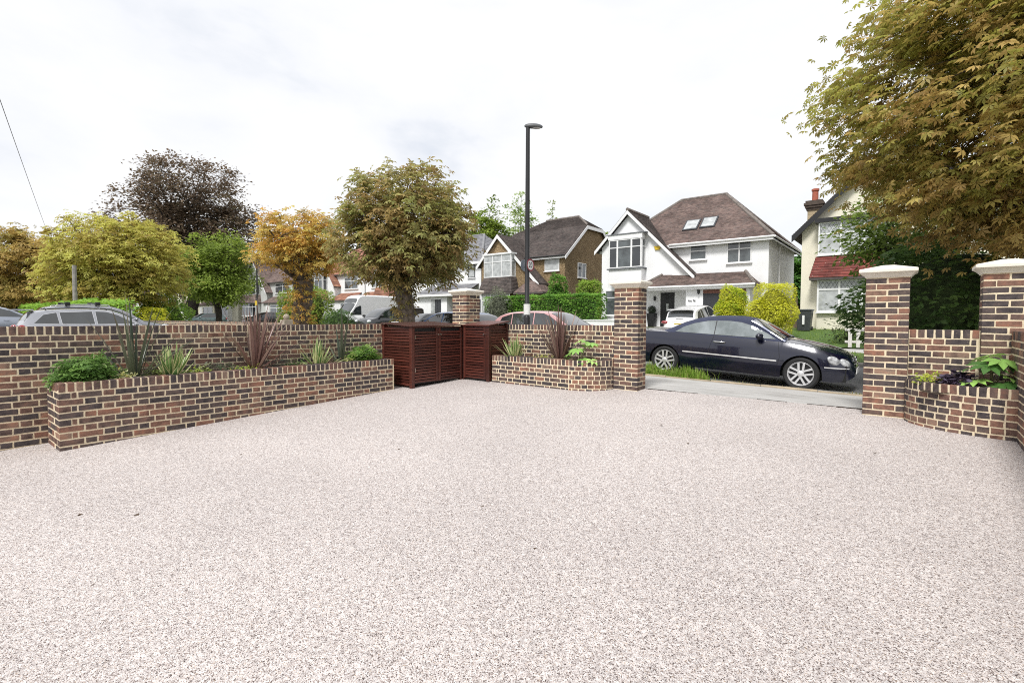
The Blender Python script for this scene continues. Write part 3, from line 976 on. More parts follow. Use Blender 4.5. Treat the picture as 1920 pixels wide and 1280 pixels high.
def bush(name, label, base, rad, n, size, cols, rg, tmpl=None, stems=12, group=None, cat='shrub', droop=.1, m=None, shell=.35):
    """small leafy bush: stems and leaves through a lumpy dome"""
    root = thing(name, label, cat, base, group=group)
    d = unit(rg.normal(size=(n, 3))); d[:, 2] = np.abs(d[:, 2]) * 1.0 - .1
    r = (shell + (1 - shell) * rg.uniform(0, 1, n) ** .6)
    lump = 1 + .22 * np.sin(d[:, 0] * 5 + base[0] * 9) * np.cos(d[:, 1] * 6 + base[1] * 7) + .12 * np.sin(d[:, 2] * 9 + d[:, 0] * 4)
    P = d * (r * lump)[:, None] * np.array(rad); P[:, 2] += rad[2] * .12
    P[:, 2] = np.maximum(P[:, 2], .0)
    cl = .5 + .5 * np.sin(P[:, 0] * 23 + P[:, 2] * 31) * np.cos(P[:, 1] * 27)
    V, Fq, T = leaf_cloud(P, size, tmpl or template_leaf(.45), cols, rg, droop, d, clump=cl, gain=1.35)
    c = tint_mesh('foliage', V, Fq, T, m or LEAF, root)
    mb = MB()
    for i in range(stems):
        q = P[rg.integers(n)] * .85
        mb.tube([(0, 0, -.06), tuple(q * .5 + np.array([0, 0, .02])), tuple(q)], [.006, .004, .002], 5)
    mb.build('stems', mat('green_stem', (.07, .06, .03), .8), root, local=True)
    return root
def big_leaf_plant(name, label, base, leaves, rg, cols, group=None):
    """fatsia-like: a few large lobed leaves on stalks; leaves = list of (dx, dy, dz, size)"""
    root = thing(name, label, 'plant', base, group=group)
    stem = mat('pale_stem', (.24, .22, .12), .7)
    tv = []
    kk = 9
    for (dx, dy, dz, s) in leaves:
        az = math.atan2(dy, dx) + rg.uniform(-.3, .3)
        tilt = rg.uniform(.15, .55)
        V, Fq, T = [], [], []
        c = np.array(cols[rg.integers(len(cols))]) * rg.uniform(.85, 1.15)
        for i in range(kk):
            a = (i / (kk - 1) - .5) * 4.7
            ln = s * (1 - .35 * (abs(i / (kk - 1) - .5) * 2) ** 1.5)
            ww = ln * .17
            b0 = len(V)
            for (x, y, z) in ((0, 0, 0), (.30, .55, .01), (.30, 0, -.012), (.30, -.55, .01), (.62, 1, -.03), (.62, 0, -.05), (.62, -1, -.03), (1, 0, -.17)):
                X, Yv = x * ln, y * ww
                V.append((X * math.cos(a) - Yv * math.sin(a), X * math.sin(a) + Yv * math.cos(a), z * ln))
                T.append(c * (1.12 if y == 0 else 1.0))
            Fq += [(b0, b0 + 1, b0 + 2, b0 + 2), (b0, b0 + 2, b0 + 3, b0 + 3), (b0 + 1, b0 + 4, b0 + 5, b0 + 2), (b0 + 2, b0 + 5, b0 + 6, b0 + 3), (b0 + 4, b0 + 7, b0 + 5, b0 + 5), (b0 + 5, b0 + 7, b0 + 6, b0 + 6)]
        me = bpy.data.meshes.new('leaf')
        R = Matrix.Rotation(az, 3, 'Z') @ Matrix.Rotation(tilt, 3, 'Y') @ Matrix.Rotation(rg.uniform(-.3, .3), 3, 'X')
        pts = [tuple(R @ Vector(v) + Vector((dx, dy, dz))) for v in V]
        me.from_pydata(pts, [], [tuple(dict.fromkeys(q)) for q in Fq])
        at = me.color_attributes.new('tint', 'FLOAT_COLOR', 'POINT')
        at.data.foreach_set('color', np.hstack([np.array(T), np.ones((len(T), 1))]).astype(np.float32).ravel())
        link('leaf', me, GLOSSY, root)
        MB().tube([(dx * .1, dy * .1, -.05), (dx * .55, dy * .55, dz * .75), (dx, dy, dz)], [.007, .005, .004], 6).build('leaf_stalk', stem, root, local=True)
    MB().tube([(0, 0, -.08), (.01, 0, .1), (0, .01, .25)], [.014, .012, .008], 7).build('stem', stem, root, local=True)
    return root

# planter planting
rg = np.random.default_rng(11)
BRONZE = [(.17, .095, .082), (.22, .13, .11), (.13, .085, .07), (.29, .20, .16), (.16, .115, .085)]
DGREEN = [(.08, .10, .06), (.11, .12, .08), (.06, .08, .055), (.14, .13, .095)]
YUC = [(.15, .28, .08), (.21, .35, .11), (.12, .23, .075)]
CREAM = (.66, .64, .34)
def at_a(px, z=.43, x=-7.62):
    d = ray(px, 700); k = x / d[0]
    return (x, d[1] * k, z)
def at_b(px, z=.44, y=7.62):
    d = ray(px, 700); k = y / d[1]
    return (d[0] * k, y, z)
bush('pieris_shrub', 'bushy green shrub at the left end of the long planter', at_a(162), (.28, .36, .31), 620, .085, [(.06, .12, .03), (.10, .19, .045), (.16, .27, .07), (.22, .33, .10)], rg, template_palmate(6, 2.6, .30, .15), 22, group='planter plants')
blade_plant('phormium', 'dark green phormium with arching leaves, left part of the long planter', at_a(252), 24, 1.15, .042, DGREEN, rg, .62, .15, group='planter plants')
bush('euonymus', 'pale yellow low euonymus beside the left planter shrub', at_a(226, .44, -7.56), (.15, .20, .12), 330, .045, [(.42, .44, .13), (.62, .60, .22), (.72, .70, .34), (.30, .36, .08)], rg, group='planter plants')
blade_plant('yucca', 'variegated green and cream yucca left of the bronze phormium', at_a(322), 42, .56, .07, YUC, rg, .85, .85, edge=CREAM, group='planter plants')
bush('sedge_tuft', 'low dark leafy plant between yucca and bronze phormium', at_a(398, .44, -7.7), (.2, .22, .14), 160, .06, [(.06, .07, .05), (.10, .10, .07), (.14, .15, .10)], rg, group='planter plants')
blade_plant('phormium', 'large bronze red phormium in the middle of the long planter', at_a(478), 56, 1.2, .042, BRONZE, rg, .50, .35, group='planter plants')
bush('euonymus', 'small lime green plant at the foot of the bronze phormium', at_a(462, .44, -7.53), (.12, .32, .09), 240, .04, [(.26, .36, .05), (.40, .50, .08), (.55, .58, .14)], rg, group='planter plants')
bush('hebe', 'thin grey green plant right of the bronze phormium', at_a(520, .44, -7.72), (.16, .2, .18), 130, .045, [(.07, .09, .06), (.13, .15, .11)], rg, group='planter plants')
blade_plant('yucca', 'variegated green and cream yucca right of the bronze phormium', at_a(596), 42, .56, .07, YUC, rg, .85, .85, edge=CREAM, group='planter plants')
blade_plant('phormium', 'slim dark green phormium at the right part of the long planter', at_a(640), 18, 1.05, .042, DGREEN, rg, .62, .3, group='planter plants')
bush('euonymus', 'small pale yellow euonymus near the bin store end of the long planter', at_a(657, .44, -7.54), (.11, .15, .11), 150, .04, [(.42, .44, .13), (.62, .60, .22), (.72, .70, .34)], rg, group='planter plants')
bush('pieris_shrub', 'bushy bright green shrub at the bin store end of the long planter', at_a(680), (.24, .34, .30), 520, .08, [(.07, .14, .03), (.13, .25, .05), (.21, .34, .075), (.28, .26, .09)], rg, template_palmate(6, 2.6, .30, .15), 20, group='planter plants')
for px_, lab_, cols_, rr_ in ((290, 'low pale green filler plant left of the first yucca', [(.16, .22, .06), (.28, .34, .10)], .11), (372, 'low yellow green filler plant right of the first yucca', [(.22, .30, .05), (.40, .46, .10)], .12),
                              (430, 'low dark leafy filler plant left of the bronze phormium', [(.05, .08, .04), (.10, .14, .07)], .14), (555, 'low leafy green filler plant left of the second yucca', [(.07, .13, .04), (.13, .20, .06)], .13),
                              (625, 'small dark bronze filler plant right of the second yucca', [(.10, .07, .05), (.17, .12, .08)], .11)):
    bush('ground_cover_plant', lab_, at_a(px_, .44, -7.57), (rr_, rr_ * 1.5, rr_ * 1.1), 120, .05, cols_, rg, group='planter plants', shell=.1)
blade_plant('yucca', 'variegated yucca in the rounded planter, beside the bin store', at_b(966, y=7.56), 42, .56, .068, YUC, rg, .72, .85, edge=CREAM, group='planter plants')
bush('euonymus', 'low yellow green plant between yucca and phormium in the rounded planter', at_b(1020, y=7.53), (.30, .10, .12), 260, .045, [(.26, .36, .05), (.50, .52, .12), (.64, .60, .26)], rg, group='planter plants')
blade_plant('phormium', 'bronze phormium with upright leaves in the rounded planter', at_b(1050, y=7.65), 50, 1.10, .045, BRONZE, rg, .45, .6, group='planter plants')
FATS = [(.30, .50, .12), (.38, .58, .17), (.24, .43, .10)]
big_leaf_plant('fatsia', 'fatsia with large pale green lobed leaves in the rounded planter', at_b(1090, y=7.60), [(-.12, -.14, .20, .17), (.0, -.16, .27, .19), (.14, -.06, .40, .20), (.24, -.08, .38, .17), (-.02, -.02, .42, .17), (.28, -.12, .10, .17), (.12, -.18, .10, .16), (-.2, -.1, .12, .14), (.05, .05, .34, .16)], rg, FATS, group='planter plants')
def at_c(px, y, z=.43):
    d = ray(px, 700); k = y / d[1]
    return (d[0] * k, y, z)
bush('euonymus', 'lime green low plant at the left of the small curved planter', at_c(1750, 7.50, .50), (.19, .10, .13), 260, .042, [(.26, .36, .04), (.42, .52, .07), (.55, .60, .12)], rg, group='planter plants')
bush('heuchera', 'dark purple heuchera in the small curved planter', at_c(1795, 7.42, .50), (.18, .12, .15), 280, .065, [(.025, .018, .03), (.07, .05, .08), (.16, .14, .19)], rg, template_leaf(.9), m=GLOSSY, group='planter plants')
big_leaf_plant('fatsia', 'fatsia with large pale green lobed leaves in the right corner planter', at_c(1860, 7.50), [(-.14, -.05, .30, .22), (-.04, -.12, .33, .23), (.06, -.08, .38, .24), (-.02, .06, .42, .22), (.12, .02, .32, .20), (-.14, -.12, .16, .21), (.08, -.16, .14, .20), (.13, -.08, .2, .19), (-.02, -.18, .05, .13), (0, 0, .36, .16)], rg, FATS + [(.07, .16, .04)], group='planter plants')
# a few fallen leaves and specks on the gravel
spk = mat('dry_leaf', (.09, .055, .03), .9)
for i, (px, py, s) in enumerate([(150, 966, .020), (257, 966, .022), (748, 843, .016), (1640, 850, .016), (452, 853, .018), (1240, 797, .02), (1290, 832, .014), (905, 950, .014), (1003, 1030, .013)]):
    p = Zp(px, py, -.1)
    p = Zp(px, py, gz(p[0], p[1]))
    mb = MB(); a = i * 1.3
    mb.poly([(p[0] + s * math.cos(a + q) * (1 if q_ % 2 else .55), p[1] + s * math.sin(a + q) * (1 if q_ % 2 else .55), p[2] + .004 + .004 * (q_ % 2)) for q_, q in enumerate((0, .9, 1.9, 3.1, 4.2, 5.2))])
    mb.prism(mb.v[:6], (0, 0, .002))
    o = mb.build('fallen_leaf', spk)
    tag(o, 'tiny dry brown leaf on the gravel, ' + ['leftmost of two in the left foreground', 'right one of two in the left foreground', 'before the right end of the long planter', 'in front of the small curved planter', 'in front of the middle of the long planter', 'near the left gate pillar', 'in the middle of the gateway side', 'in the centre of the drive', 'nearest to the viewer right of centre'][i], 'leaf', 'fallen leaves on the drive')
# ------------------------------------------------------------------ vehicles
def interp(tab):
    xs = [q[0] for q in tab]; ys = [q[1] for q in tab]
    n = len(xs)
    ms = []
    for i in range(n):
        if i == 0: ms.append((ys[1] - ys[0]) / (xs[1] - xs[0]))
        elif i == n - 1: ms.append((ys[-1] - ys[-2]) / (xs[-1] - xs[-2]))
        else:
            a, b_ = (ys[i] - ys[i - 1]) / (xs[i] - xs[i - 1]), (ys[i + 1] - ys[i]) / (xs[i + 1] - xs[i])
            ms.append(0 if a * b_ <= 0 else 2 * a * b_ / (a + b_))
    def fn(x):
        if x <= xs[0]: return ys[0]
        if x >= xs[-1]: return ys[-1]
        for i in range(n - 1):
            if x <= xs[i + 1]:
                h = xs[i + 1] - xs[i]; t_ = (x - xs[i]) / h
                return ((1 + 2 * t_) * (1 - t_) ** 2 * ys[i] + t_ * (1 - t_) ** 2 * h * ms[i]
                        + t_ * t_ * (3 - 2 * t_) * ys[i + 1] + t_ * t_ * (t_ - 1) * h * ms[i + 1])
    return fn
TYRE = mat('tyre_rubber', (.022, .022, .023), .8, bump=.3, bscale=90)
ALLOY = mat('alloy_wheel', (.74, .74, .75), .36, metal=.55, var=.05)
UNDER = mat('car_underside', (.012, .012, .012), .9)
LAMPW = mat('clear_lamp', (.72, .74, .76), .06, var=.35, scale=14, coat=1.0, spec=.8)
LAMPR = mat('red_lamp', (.36, .012, .018), .1, var=.25, scale=9, coat=1.0)
PLATE_Y = mat('yellow_plate', (.75, .55, .04), .5, var=.05)
PLATE_W = mat('white_plate', (.78, .78, .76), .5, var=.05)
SEAM = mat('panel_gap', (.006, .006, .007), .7)
RUBBER = mat('black_trim', (.016, .016, .017), .5)
CARGLASS = mat('car_glass', (.035, .042, .045), .03, var=.3, scale=2.0, coat=.8, spec=1.0)
def paint(name, col, metal=.25, rough=.32):
    return mat(name, col, rough, metal=metal, var=.03, coat=1.0)
def text_mesh(name, body, size, m, parent, M4, thick=.0):
    cu = bpy.data.curves.new(name, 'FONT')
    cu.body = body; cu.size = size; cu.align_x = 'CENTER'; cu.align_y = 'CENTER'; cu.extrude = thick
    tmp = bpy.data.objects.new(name + '_tmp', cu)
    COL.objects.link(tmp)
    dg = bpy.context.evaluated_depsgraph_get()
    me = bpy.data.meshes.new_from_object(tmp.evaluated_get(dg))
    bpy.data.objects.remove(tmp)
    me.transform(M4)
    me.materials.clear()
    return link(name, me, m, parent)

def wheel(root, x, y, r, rim_r, side, spokes=5, double=False, w=.225):
    """side -1 = right of the car (towards -y)"""
    mb = MB()
    prof = [(rim_r * .98, -w / 2 + .012), (r * .90, -w / 2), (r * .975, -w / 2 + .02), (r, -w / 2 + .05), (r, w / 2 - .05), (r * .975, w / 2 - .02), (r * .90, w / 2), (rim_r * .98, w / 2 - .012)]
    mb.lathe(prof, (x, y, r), 40, 'y', cap=False)
    tyre = mb.build('wheel', TYRE, root, smooth_=True, local=True)
    f = y + side * (w / 2 - .012)
    mb = MB()
    i_ = -side
    mb.lathe([(rim_r * .86, f + i_ * .06 - y), (rim_r * .90, f + i_ * .015 - y), (rim_r * .96, f - y), (rim_r, f + i_ * .004 - y), (rim_r * 1.0, f + i_ * .05 - y)], (x, y, r), 40, 'y', cap=False)
    a_off = HP
    for k in range(spokes):
        a = a_off + 2 * math.pi * k / spokes
        for s_ in ((-.036, .036) if double else (0,)):
            ca, sa = math.cos(a), math.sin(a)
            hw0, hw1 = (.016, .022) if double else (.040, .048)
            o0, o1 = s_ * .9, s_ * 1.25
            def pt(rr, off, dd):
                return (x + rr * ca - off * sa, f + i_ * dd, r + rr * sa + off * ca)
            r0, r1 = rim_r * .18, rim_r * .90
            sc_ = rim_r / .22
            q = [pt(r0, (o0 - hw0) * sc_, .010), pt(r0, (o0 + hw0) * sc_, .010), pt(r1, (o1 + hw1 * .8) * sc_, .006), pt(r1, (o1 - hw1 * .8) * sc_, .006)]
            mb.prism(q, (0, i_ * .03, 0))
    mb.lathe([(rim_r * .01, f - y + i_ * .001), (rim_r * .16, f - y + i_ * .002), (rim_r * .26, f - y + i_ * .014), (rim_r * .28, f - y + i_ * .05)], (x, y, r), 20, 'y')
    mb.build('rim', ALLOY, tyre, smooth_=True, local=True)
    MB().lathe([(.002, f + i_ * .058 - y), (rim_r * .9, f + i_ * .060 - y), (rim_r * .9, f + i_ * .07 - y)], (x, y, r), 24, 'y').build('brake_disc', mat('brake_disc', (.05, .05, .052), .5, metal=.6), tyre, local=True)
    return tyre

class Car:
    def __init__(self, name, label, loc, rotz, group, p, tilt=0.0, cat='car'):
        self.p = p
        self.root = thing(name, label, cat, loc, rotz if rotz else 1e-9, group, tilt)
        self.belt, self.hw, self.deck, self.sill = interp(p['belt']), interp(p['hw']), interp(p['deck']), interp(p['sill'])
        self.zr, self.wr = interp(p['roof']), interp(p['wr'])
        self.body()
    def prof(self, t_):
        return interp([(0, .93), (.2, .975), (.42, 1.0), (.62, .993), (.76, .972), (.88, .94), (1.0, .89)])(t_)
    def side_y(self, x, z):
        sl, bz = self.p['sill0'], self.belt(x)
        return self.hw(x) * self.prof(min(1, max(0, (z - sl) / (bz - sl))))
    def body(self):
        p = self.p
        x0, x1 = p['belt'][0][0], p['belt'][-1][0]
        xs = set(lin(x0, x1, 46))
        xs |= {x0 + .03, x0 + .07, x1 - .03, x1 - .07}
        for xw in (p['xf'], p['xr']):
            xs = {q for q in xs if abs(abs(q - xw) - p['ra']) > .03}
            for k in range(13):
                xs.add(xw - p['ra'] * math.cos(math.pi * k / 12))
            xs |= {xw - p['ra'] - .004, xw + p['ra'] + .004}
        xs = sorted(xs)
        rings = []
        J = 11
        prof = self.prof
        for x in xs:
            bz, hw, dz = self.belt(x), self.hw(x), self.deck(x)
            zb = self.sill(x)
            for xw in (p['xf'], p['xr']):
                d = abs(x - xw)
                if d <= p['ra'] + 1e-6:
                    zb = max(zb, p['r'] + math.sqrt(max(0, p['ra'] ** 2 - d * d)))
            half = []
            for j in range(J):
                z = zb + (bz - zb) * j / (J - 1)
                half.append((hw * prof(min(1, max(0, (z - p['sill0']) / (bz - p['sill0'])))), z))
            ys = half[-1][0]
            for k in range(1, 7):
                s_ = k / 6
                half.append((ys * (1 - s_), bz + (dz - bz) * (1 - (1 - s_) ** 2.2)))
            ring = [(x, y, z) for y, z in half] + [(x, -y, z) for y, z in half[-2::-1]]
            rings.append(ring)
        v = [q for r_ in rings for q in r_]
        n = len(rings[0])
        f = []
        for i in range(len(rings) - 1):
            for k in range(n - 1):
                f.append((i * n + k, i * n + k + 1, (i + 1) * n + k + 1, (i + 1) * n + k))
        f.append(tuple(range(n))); f.append(tuple(range((len(rings) - 1) * n, len(rings) * n))[::-1])
        bod = MB().mesh(v, f).build('body', p['paint'], self.root, smooth_=True, local=True)
        self.bod = bod
        mb = MB()
        hm = max(q[1] for q in p['hw'])
        mb.box(x0 + .12, x1 - .12, -hm * .74, hm * .74, p['sill0'] + .02, min(self.belt(x0 + .2), self.belt(x1 - .2)) - .04)
        mb.build('underbody', UNDER, self.root, local=True)
        if p.get('bigwell'):
            pass
        # cabin
        g0, g1 = p['roof'][0][0], p['roof'][-1][0]
        rings = []
        for x in lin(g0, g1, 40):
            bz, zr = self.belt(x) - .03, self.zr(x)
            wb, wr = self.hw(x) * .895, self.wr(x)
            ze = zr - p.get('edge', .07)
            half = [(wb, bz), (wb + (wr - wb) * .5, bz + (ze - bz) * .5), (wr, ze)] if ze > bz else [(wb, bz), (wb * .97, bz + .005), (min(wr, wb * .94), bz + .01)]
            ze = half[-1][1]; wr_ = half[-1][0]
            for k in range(1, 7):
                s_ = k / 6
                half.append((wr_ * (1 - s_ ** 1.5), ze + (max(zr, ze + .001) - ze) * (1 - (1 - s_) ** 2.5)))
            rings.append([(x, y, z) for y, z in half] + [(x, -y, z) for y, z in half[-2::-1]])
        v = [q for r_ in rings for q in r_]; n = len(rings[0]); f = []
        for i in range(len(rings) - 1):
            for k in range(n - 1):
                f.append((i * n + k, i * n + k + 1, (i + 1) * n + k + 1, (i + 1) * n + k))
        f.append(tuple(range(n))); f.append(tuple(range((len(rings) - 1) * n, len(rings) * n))[::-1])
        self.cab = MB().mesh(v, f).build('roof', p.get('roofmat', p['paint']), self.root, smooth_=True, local=True)
    def cab_y(self, x, z):
        bz, ze = self.belt(x) - .03, self.zr(x) - self.p.get('edge', .07)
        wb, wr = self.hw(x) * .895, self.wr(x)
        return wb + (wr - wb) * min(1.05, max(0, (z - bz) / max(.02, ze - bz)))
    def top_z(self, x, y):
        zr = self.zr(x); bz = self.belt(x) - .03
        ze = max(zr - self.p.get('edge', .07), bz + .01)
        wr = self.wr(x)
        s_ = (max(0, 1 - abs(y) / wr)) ** (1 / 1.5)
        return ze + (max(zr, ze + .001) - ze) * (1 - (1 - s_) ** 2.5)
    def side_glass(self, pts, name='window', m=None, off=.006, both=True, border=None):
        """a pane that follows the cabin side: columns along x, rows between the outline's lower and upper edge"""
        def span(P, x):
            zs = []
            for (a, b_) in zip(P, P[1:] + P[:1]):
                if min(a[0], b_[0]) - 1e-9 <= x <= max(a[0], b_[0]) + 1e-9:
                    if abs(a[0] - b_[0]) < 1e-6: zs += [a[1], b_[1]]
                    else: zs.append(a[1] + (b_[1] - a[1]) * (x - a[0]) / (b_[0] - a[0]))
            return min(zs), max(zs)
        def pane(P, s_, o):
            xa, xb = min(q[0] for q in P), max(q[0] for q in P)
            xs = sorted(set(lin(xa, xb, 15)) | {q[0] for q in P}); v, f, n = [], [], 5
            for x in xs:
                a, b_ = span(P, x)
                for k in range(n):
                    z = a + (b_ - a) * k / (n - 1)
                    v.append((x, s_ * (self.cab_y(x, z) + o), z))
            for i_ in range(len(xs) - 1):
                for k in range(n - 1):
                    q = (i_ * n + k, (i_ + 1) * n + k, (i_ + 1) * n + k + 1, i_ * n + k + 1)
                    f.append(q if s_ < 0 else q[::-1])
            return MB().mesh(v, f)
        for s_ in ((1, -1) if both else (-1,)):
            if border:
                cx = sum(q[0] for q in pts) / len(pts); cz = sum(q[1] for q in pts) / len(pts)
                P2 = [(cx + (x - cx) * (1 + border[0]), cz + (z - cz) * (1 + border[0] * 2.2)) for x, z in pts]
                pane(P2, s_, off * .5).build('window_frame', border[1], self.root, local=True)
            pane(pts, s_, off).build(name, m or CARGLASS, self.root, local=True)
    def screen(self, xa, xb, wa, wb, name='windscreen', m=None, off=.008):
        mb = MB(); n, k = 10, 10; v = []
        for i in range(n + 1):
            x = xa + (xb - xa) * i / n
            w = (wa + (wb - wa) * i / n) * self.wr(x)
            for j in range(k + 1):
                y = -w + 2 * w * j / k
                v.append((x, y, self.top_z(x, y) + off))
        f = [(i * (k + 1) + j, i * (k + 1) + j + 1, (i + 1) * (k + 1) + j + 1, (i + 1) * (k + 1) + j) for i in range(n) for j in range(k)]
        return MB().mesh(v, f).build(name, m or CARGLASS, self.root, smooth_=True, local=True)
    def wheels(self, **kw):
        p = self.p
        for x in (p['xf'], p['xr']):
            for s_ in (-1, 1):
                wheel(self.root, x, s_ * (self.hw(x) - .125), p['r'], p['rim'], s_, **kw)
    def strip(self, xa, xb, za, zb, h, m, name='trim', off=.006, sides=(-1, 1), n=14):
        for s_ in sides:
            v = []
            for i in range(n + 1):
                x = xa + (xb - xa) * i / n; z = za + (zb - za) * i / n
                for zz in (z, z + h):
                    v.append((x, s_ * (self.side_y(x, zz) + .001), zz))
                for zz in (z, z + h):
                    v.append((x, s_ * (self.side_y(x, zz) + off), zz))
            f = []
            for i in range(n):
                a = i * 4; b_ = a + 4
                f += [(a + 2, b_ + 2, b_ + 3, a + 3), (a, b_, b_ + 2, a + 2), (a + 1, a + 3, b_ + 3, b_ + 1)]
            MB().mesh(v, f).build(name, m, self.root, local=True)
    def seam(self, pts, w=.008, sides=(-1, 1)):
        for s_ in sides:
            path = []
            for (a, b_) in zip(pts, pts[1:]):
                for k in range(8):
                    x = a[0] + (b_[0] - a[0]) * k / 8; z = a[1] + (b_[1] - a[1]) * k / 8
                    path.append((x, s_ * (self.side_y(x, z) - .001), z))
            x, z = pts[-1]; path.append((x, s_ * (self.side_y(x, z) - .001), z))
            MB().tube(path, w * .5, 4).build('panel_gap', SEAM, self.root, local=True)
    def mirror(self, x, z, m, sides=(-1, 1), sc_=1.0):
        for s_ in sides:
            y = self.side_y(x, z) if z < self.belt(x) else self.cab_y(x, z)
            v, f = ellipsoid((x - .03, s_ * (y + .13 * sc_), z + .02), (.075 * sc_, .115 * sc_, .065 * sc_), 14, 9)
            o = MB().mesh(v, f).build('mirror', m, self.root, smooth_=True, local=True)
            MB().tube([(x, s_ * (y - .02), z - .02), (x - .01, s_ * (y + .09), z - .01)], [.03, .025], 8).build('mirror_arm', RUBBER, o, local=True)
def ellipsoid(c, r, n=16, m_=10):
    v, f = [], []
    for j in range(m_ + 1):
        ph = math.pi * j / m_
        for k in range(n):
            a = 2 * math.pi * k / n
            v.append((c[0] + r[0] * math.sin(ph) * math.cos(a), c[1] + r[1] * math.sin(ph) * math.sin(a), c[2] + r[2] * math.cos(ph)))
    for j in range(m_):
        for k in range(n):
            f.append((j * n + k, (j + 1) * n + k, (j + 1) * n + (k + 1) % n, j * n + (k + 1) % n))
    return v, f

# --- the navy convertible
NAVY = paint('navy_paint', (.003, .0045, .020), .1, .2)
FABRIC = mat('navy_soft_top', (.046, .053, .092), 1.0, var=.1, scale=3, bump=.4, bscale=500)
conv = dict(
    belt=[(-2.42, .70), (-2.36, .86), (-2.15, .93), (-1.6, .955), (-.6, .945), (.3, .925), (.95, .905), (1.25, .875), (1.6, .815), (1.9, .74), (2.08, .665), (2.17, .56), (2.20, .48)],
    deck=[(-2.42, .71), (-2.36, .90), (-2.15, .985), (-1.6, 1.02), (-.6, .97), (.3, .96), (.95, .985), (1.25, .955), (1.6, .90), (1.9, .83), (2.08, .74), (2.17, .60), (2.20, .49)],
    hw=[(-2.42, .50), (-2.36, .66), (-2.2, .78), (-1.8, .855), (-1.2, .872), (0, .870), (1.0, .872), (1.5, .865), (1.8, .815), (2.0, .71), (2.12, .58), (2.20, .40)],
    sill=[(-2.42, .40), (-2.3, .28), (-2.0, .24), (-1.0, .22), (1.0, .21), (1.9, .21), (2.1, .25), (2.20, .32)], sill0=.20,
    roof=[(-1.62, .965), (-1.35, 1.07), (-1.05, 1.215), (-.70, 1.325), (-.30, 1.378), (.05, 1.385), (.28, 1.355), (.36, 1.335), (.70, 1.155), (1.02, .97), (1.08, .94)],
    wr=[(-1.62, .72), (-1.2, .64), (-.7, .60), (0, .585), (.4, .60), (.8, .68), (1.08, .74)], edge=.075,
    xf=1.36, xr=-1.355, ra=.355, r=.318, rim=.235, paint=NAVY, roofmat=FABRIC)
cx_, cy_ = (-4.35 - 1.64) / 2, 11.0 + .86
pitch = math.atan2(.128, 2.715)
cv = Car('convertible_car', 'navy convertible with closed fabric roof parked outside the drive opening', (cx_, cy_, (gz(-4.35, 11.4) + gz(-1.64, 11.4)) / 2 + .0), 0.0, 'parked cars', conv, tilt=pitch)
cv.wheels(spokes=5, double=True)
CVG = mat('convertible_glass', (.24, .27, .28), .03, var=.45, scale=2.4, coat=.8, spec=1.0, col2=(.09, .11, .11))  # pale mottled base colour stands in for reflections on the glass
cv.side_glass([(-1.18, .975), (-1.02, 1.09), (-.80, 1.18), (-.52, 1.245), (-.335, 1.262), (-.335, .965)], m=CVG, border=(.02, RUBBER))
cv.side_glass([(-.315, .965), (-.315, 1.262), (-.05, 1.268), (.18, 1.25), (.38, 1.195), (.70, 1.055), (.86, .955)], m=CVG, border=(.02, RUBBER))
cv.screen(.40, .985, .86, .93)
cv.screen(.385, .415, 1.0, 1.0, 'screen_rail', paint('navy_light', (.05, .06, .11)), .012)
for s_ in (-1, 1):
    path = [(x, s_ * (cv.cab_y(x, cv.zr(x) - .07) * 1.0 - .015), cv.zr(x) - .055) for x in lin(.36, 1.04, 10)]
    MB().tube(path, .032, 8).build('windscreen_pillar', paint('navy_light', (.05, .06, .11)), cv.root, smooth_=True, local=True)
BTRIM = mat('bright_trim', (.80, .80, .80), .25, metal=.3, var=.03)
cv.strip(-.95, .93, .545, .520, .024, BTRIM)
cv.strip(1.74, 2.12, .475, .47, .018, BTRIM, n=18, off=.008)
cv.seam([(-.32, .93), (-.40, .60), (-.45, .28)]); cv.seam([(.93, .90), (.98, .60), (.90, .26)]); cv.seam([(-.45, .28), (.90, .26)]); cv.seam([(1.70, .50), (2.1, .48)])
for s_ in (-1, 1):
    y = cv.side_y(-.22, .82)
    MB().tube([(-.30, s_ * (y + .008), .815), (-.27, s_ * (y + .030), .82), (-.10, s_ * (y + .030), .818), (-.07, s_ * (y + .008), .812)], .013, 8).build('door_handle', CHROME, cv.root, smooth_=True, local=True)
    for (xx, yy, zz, ra_, rb_) in ((1.90, .765, .615, .135, .078), (2.06, .640, .585, .115, .068)):
        v, f = ellipsoid((0, 0, 0), (ra_, .05, rb_), 22, 12)
        Rm = Matrix.Translation((xx - .02, s_ * (yy - .012), zz)) @ Matrix.Rotation(-s_ * .72, 4, 'Z') @ Matrix.Rotation(.42, 4, 'Y')
        MB().mesh([tuple(Rm @ Vector(q)) for q in v], f).build('headlight', LAMPW, cv.root, smooth_=True, local=True)
    v, f = ellipsoid((2.115, s_ * .50, .335), (.03, .045, .035), 14, 8)
    MB().mesh(v, f).build('fog_lamp', LAMPW, cv.root, smooth_=True, local=True)
    v, f = ellipsoid((2.03, s_ * .46, .335), (.09, .16, .055), 14, 8)
    MB().mesh(v, f).build('air_intake', RUBBER, cv.root, smooth_=True, local=True)
    v, f = ellipsoid((-2.30, s_ * .60, .74), (.10, .18, .075), 16, 9)
    MB().mesh(v, f).build('tail_light', LAMPR, cv.root, smooth_=True, local=True)
grl = MB().prism([(2.13, -.30, .53), (2.13, .30, .53), (2.03, .25, .70), (2.03, -.25, .70)], (.035, 0, .008)).build('grille', RUBBER, cv.root, local=True, bevel=.01)
for i in range(3):
    z = .565 + i * .045; xx = 2.185 - i * .028
    MB().tube([(xx, -.275 + i * .012, z), (xx + .02, 0, z), (xx, .275 - i * .012, z)], .008, 6).build('grille_bar', CHROME, grl, local=True)
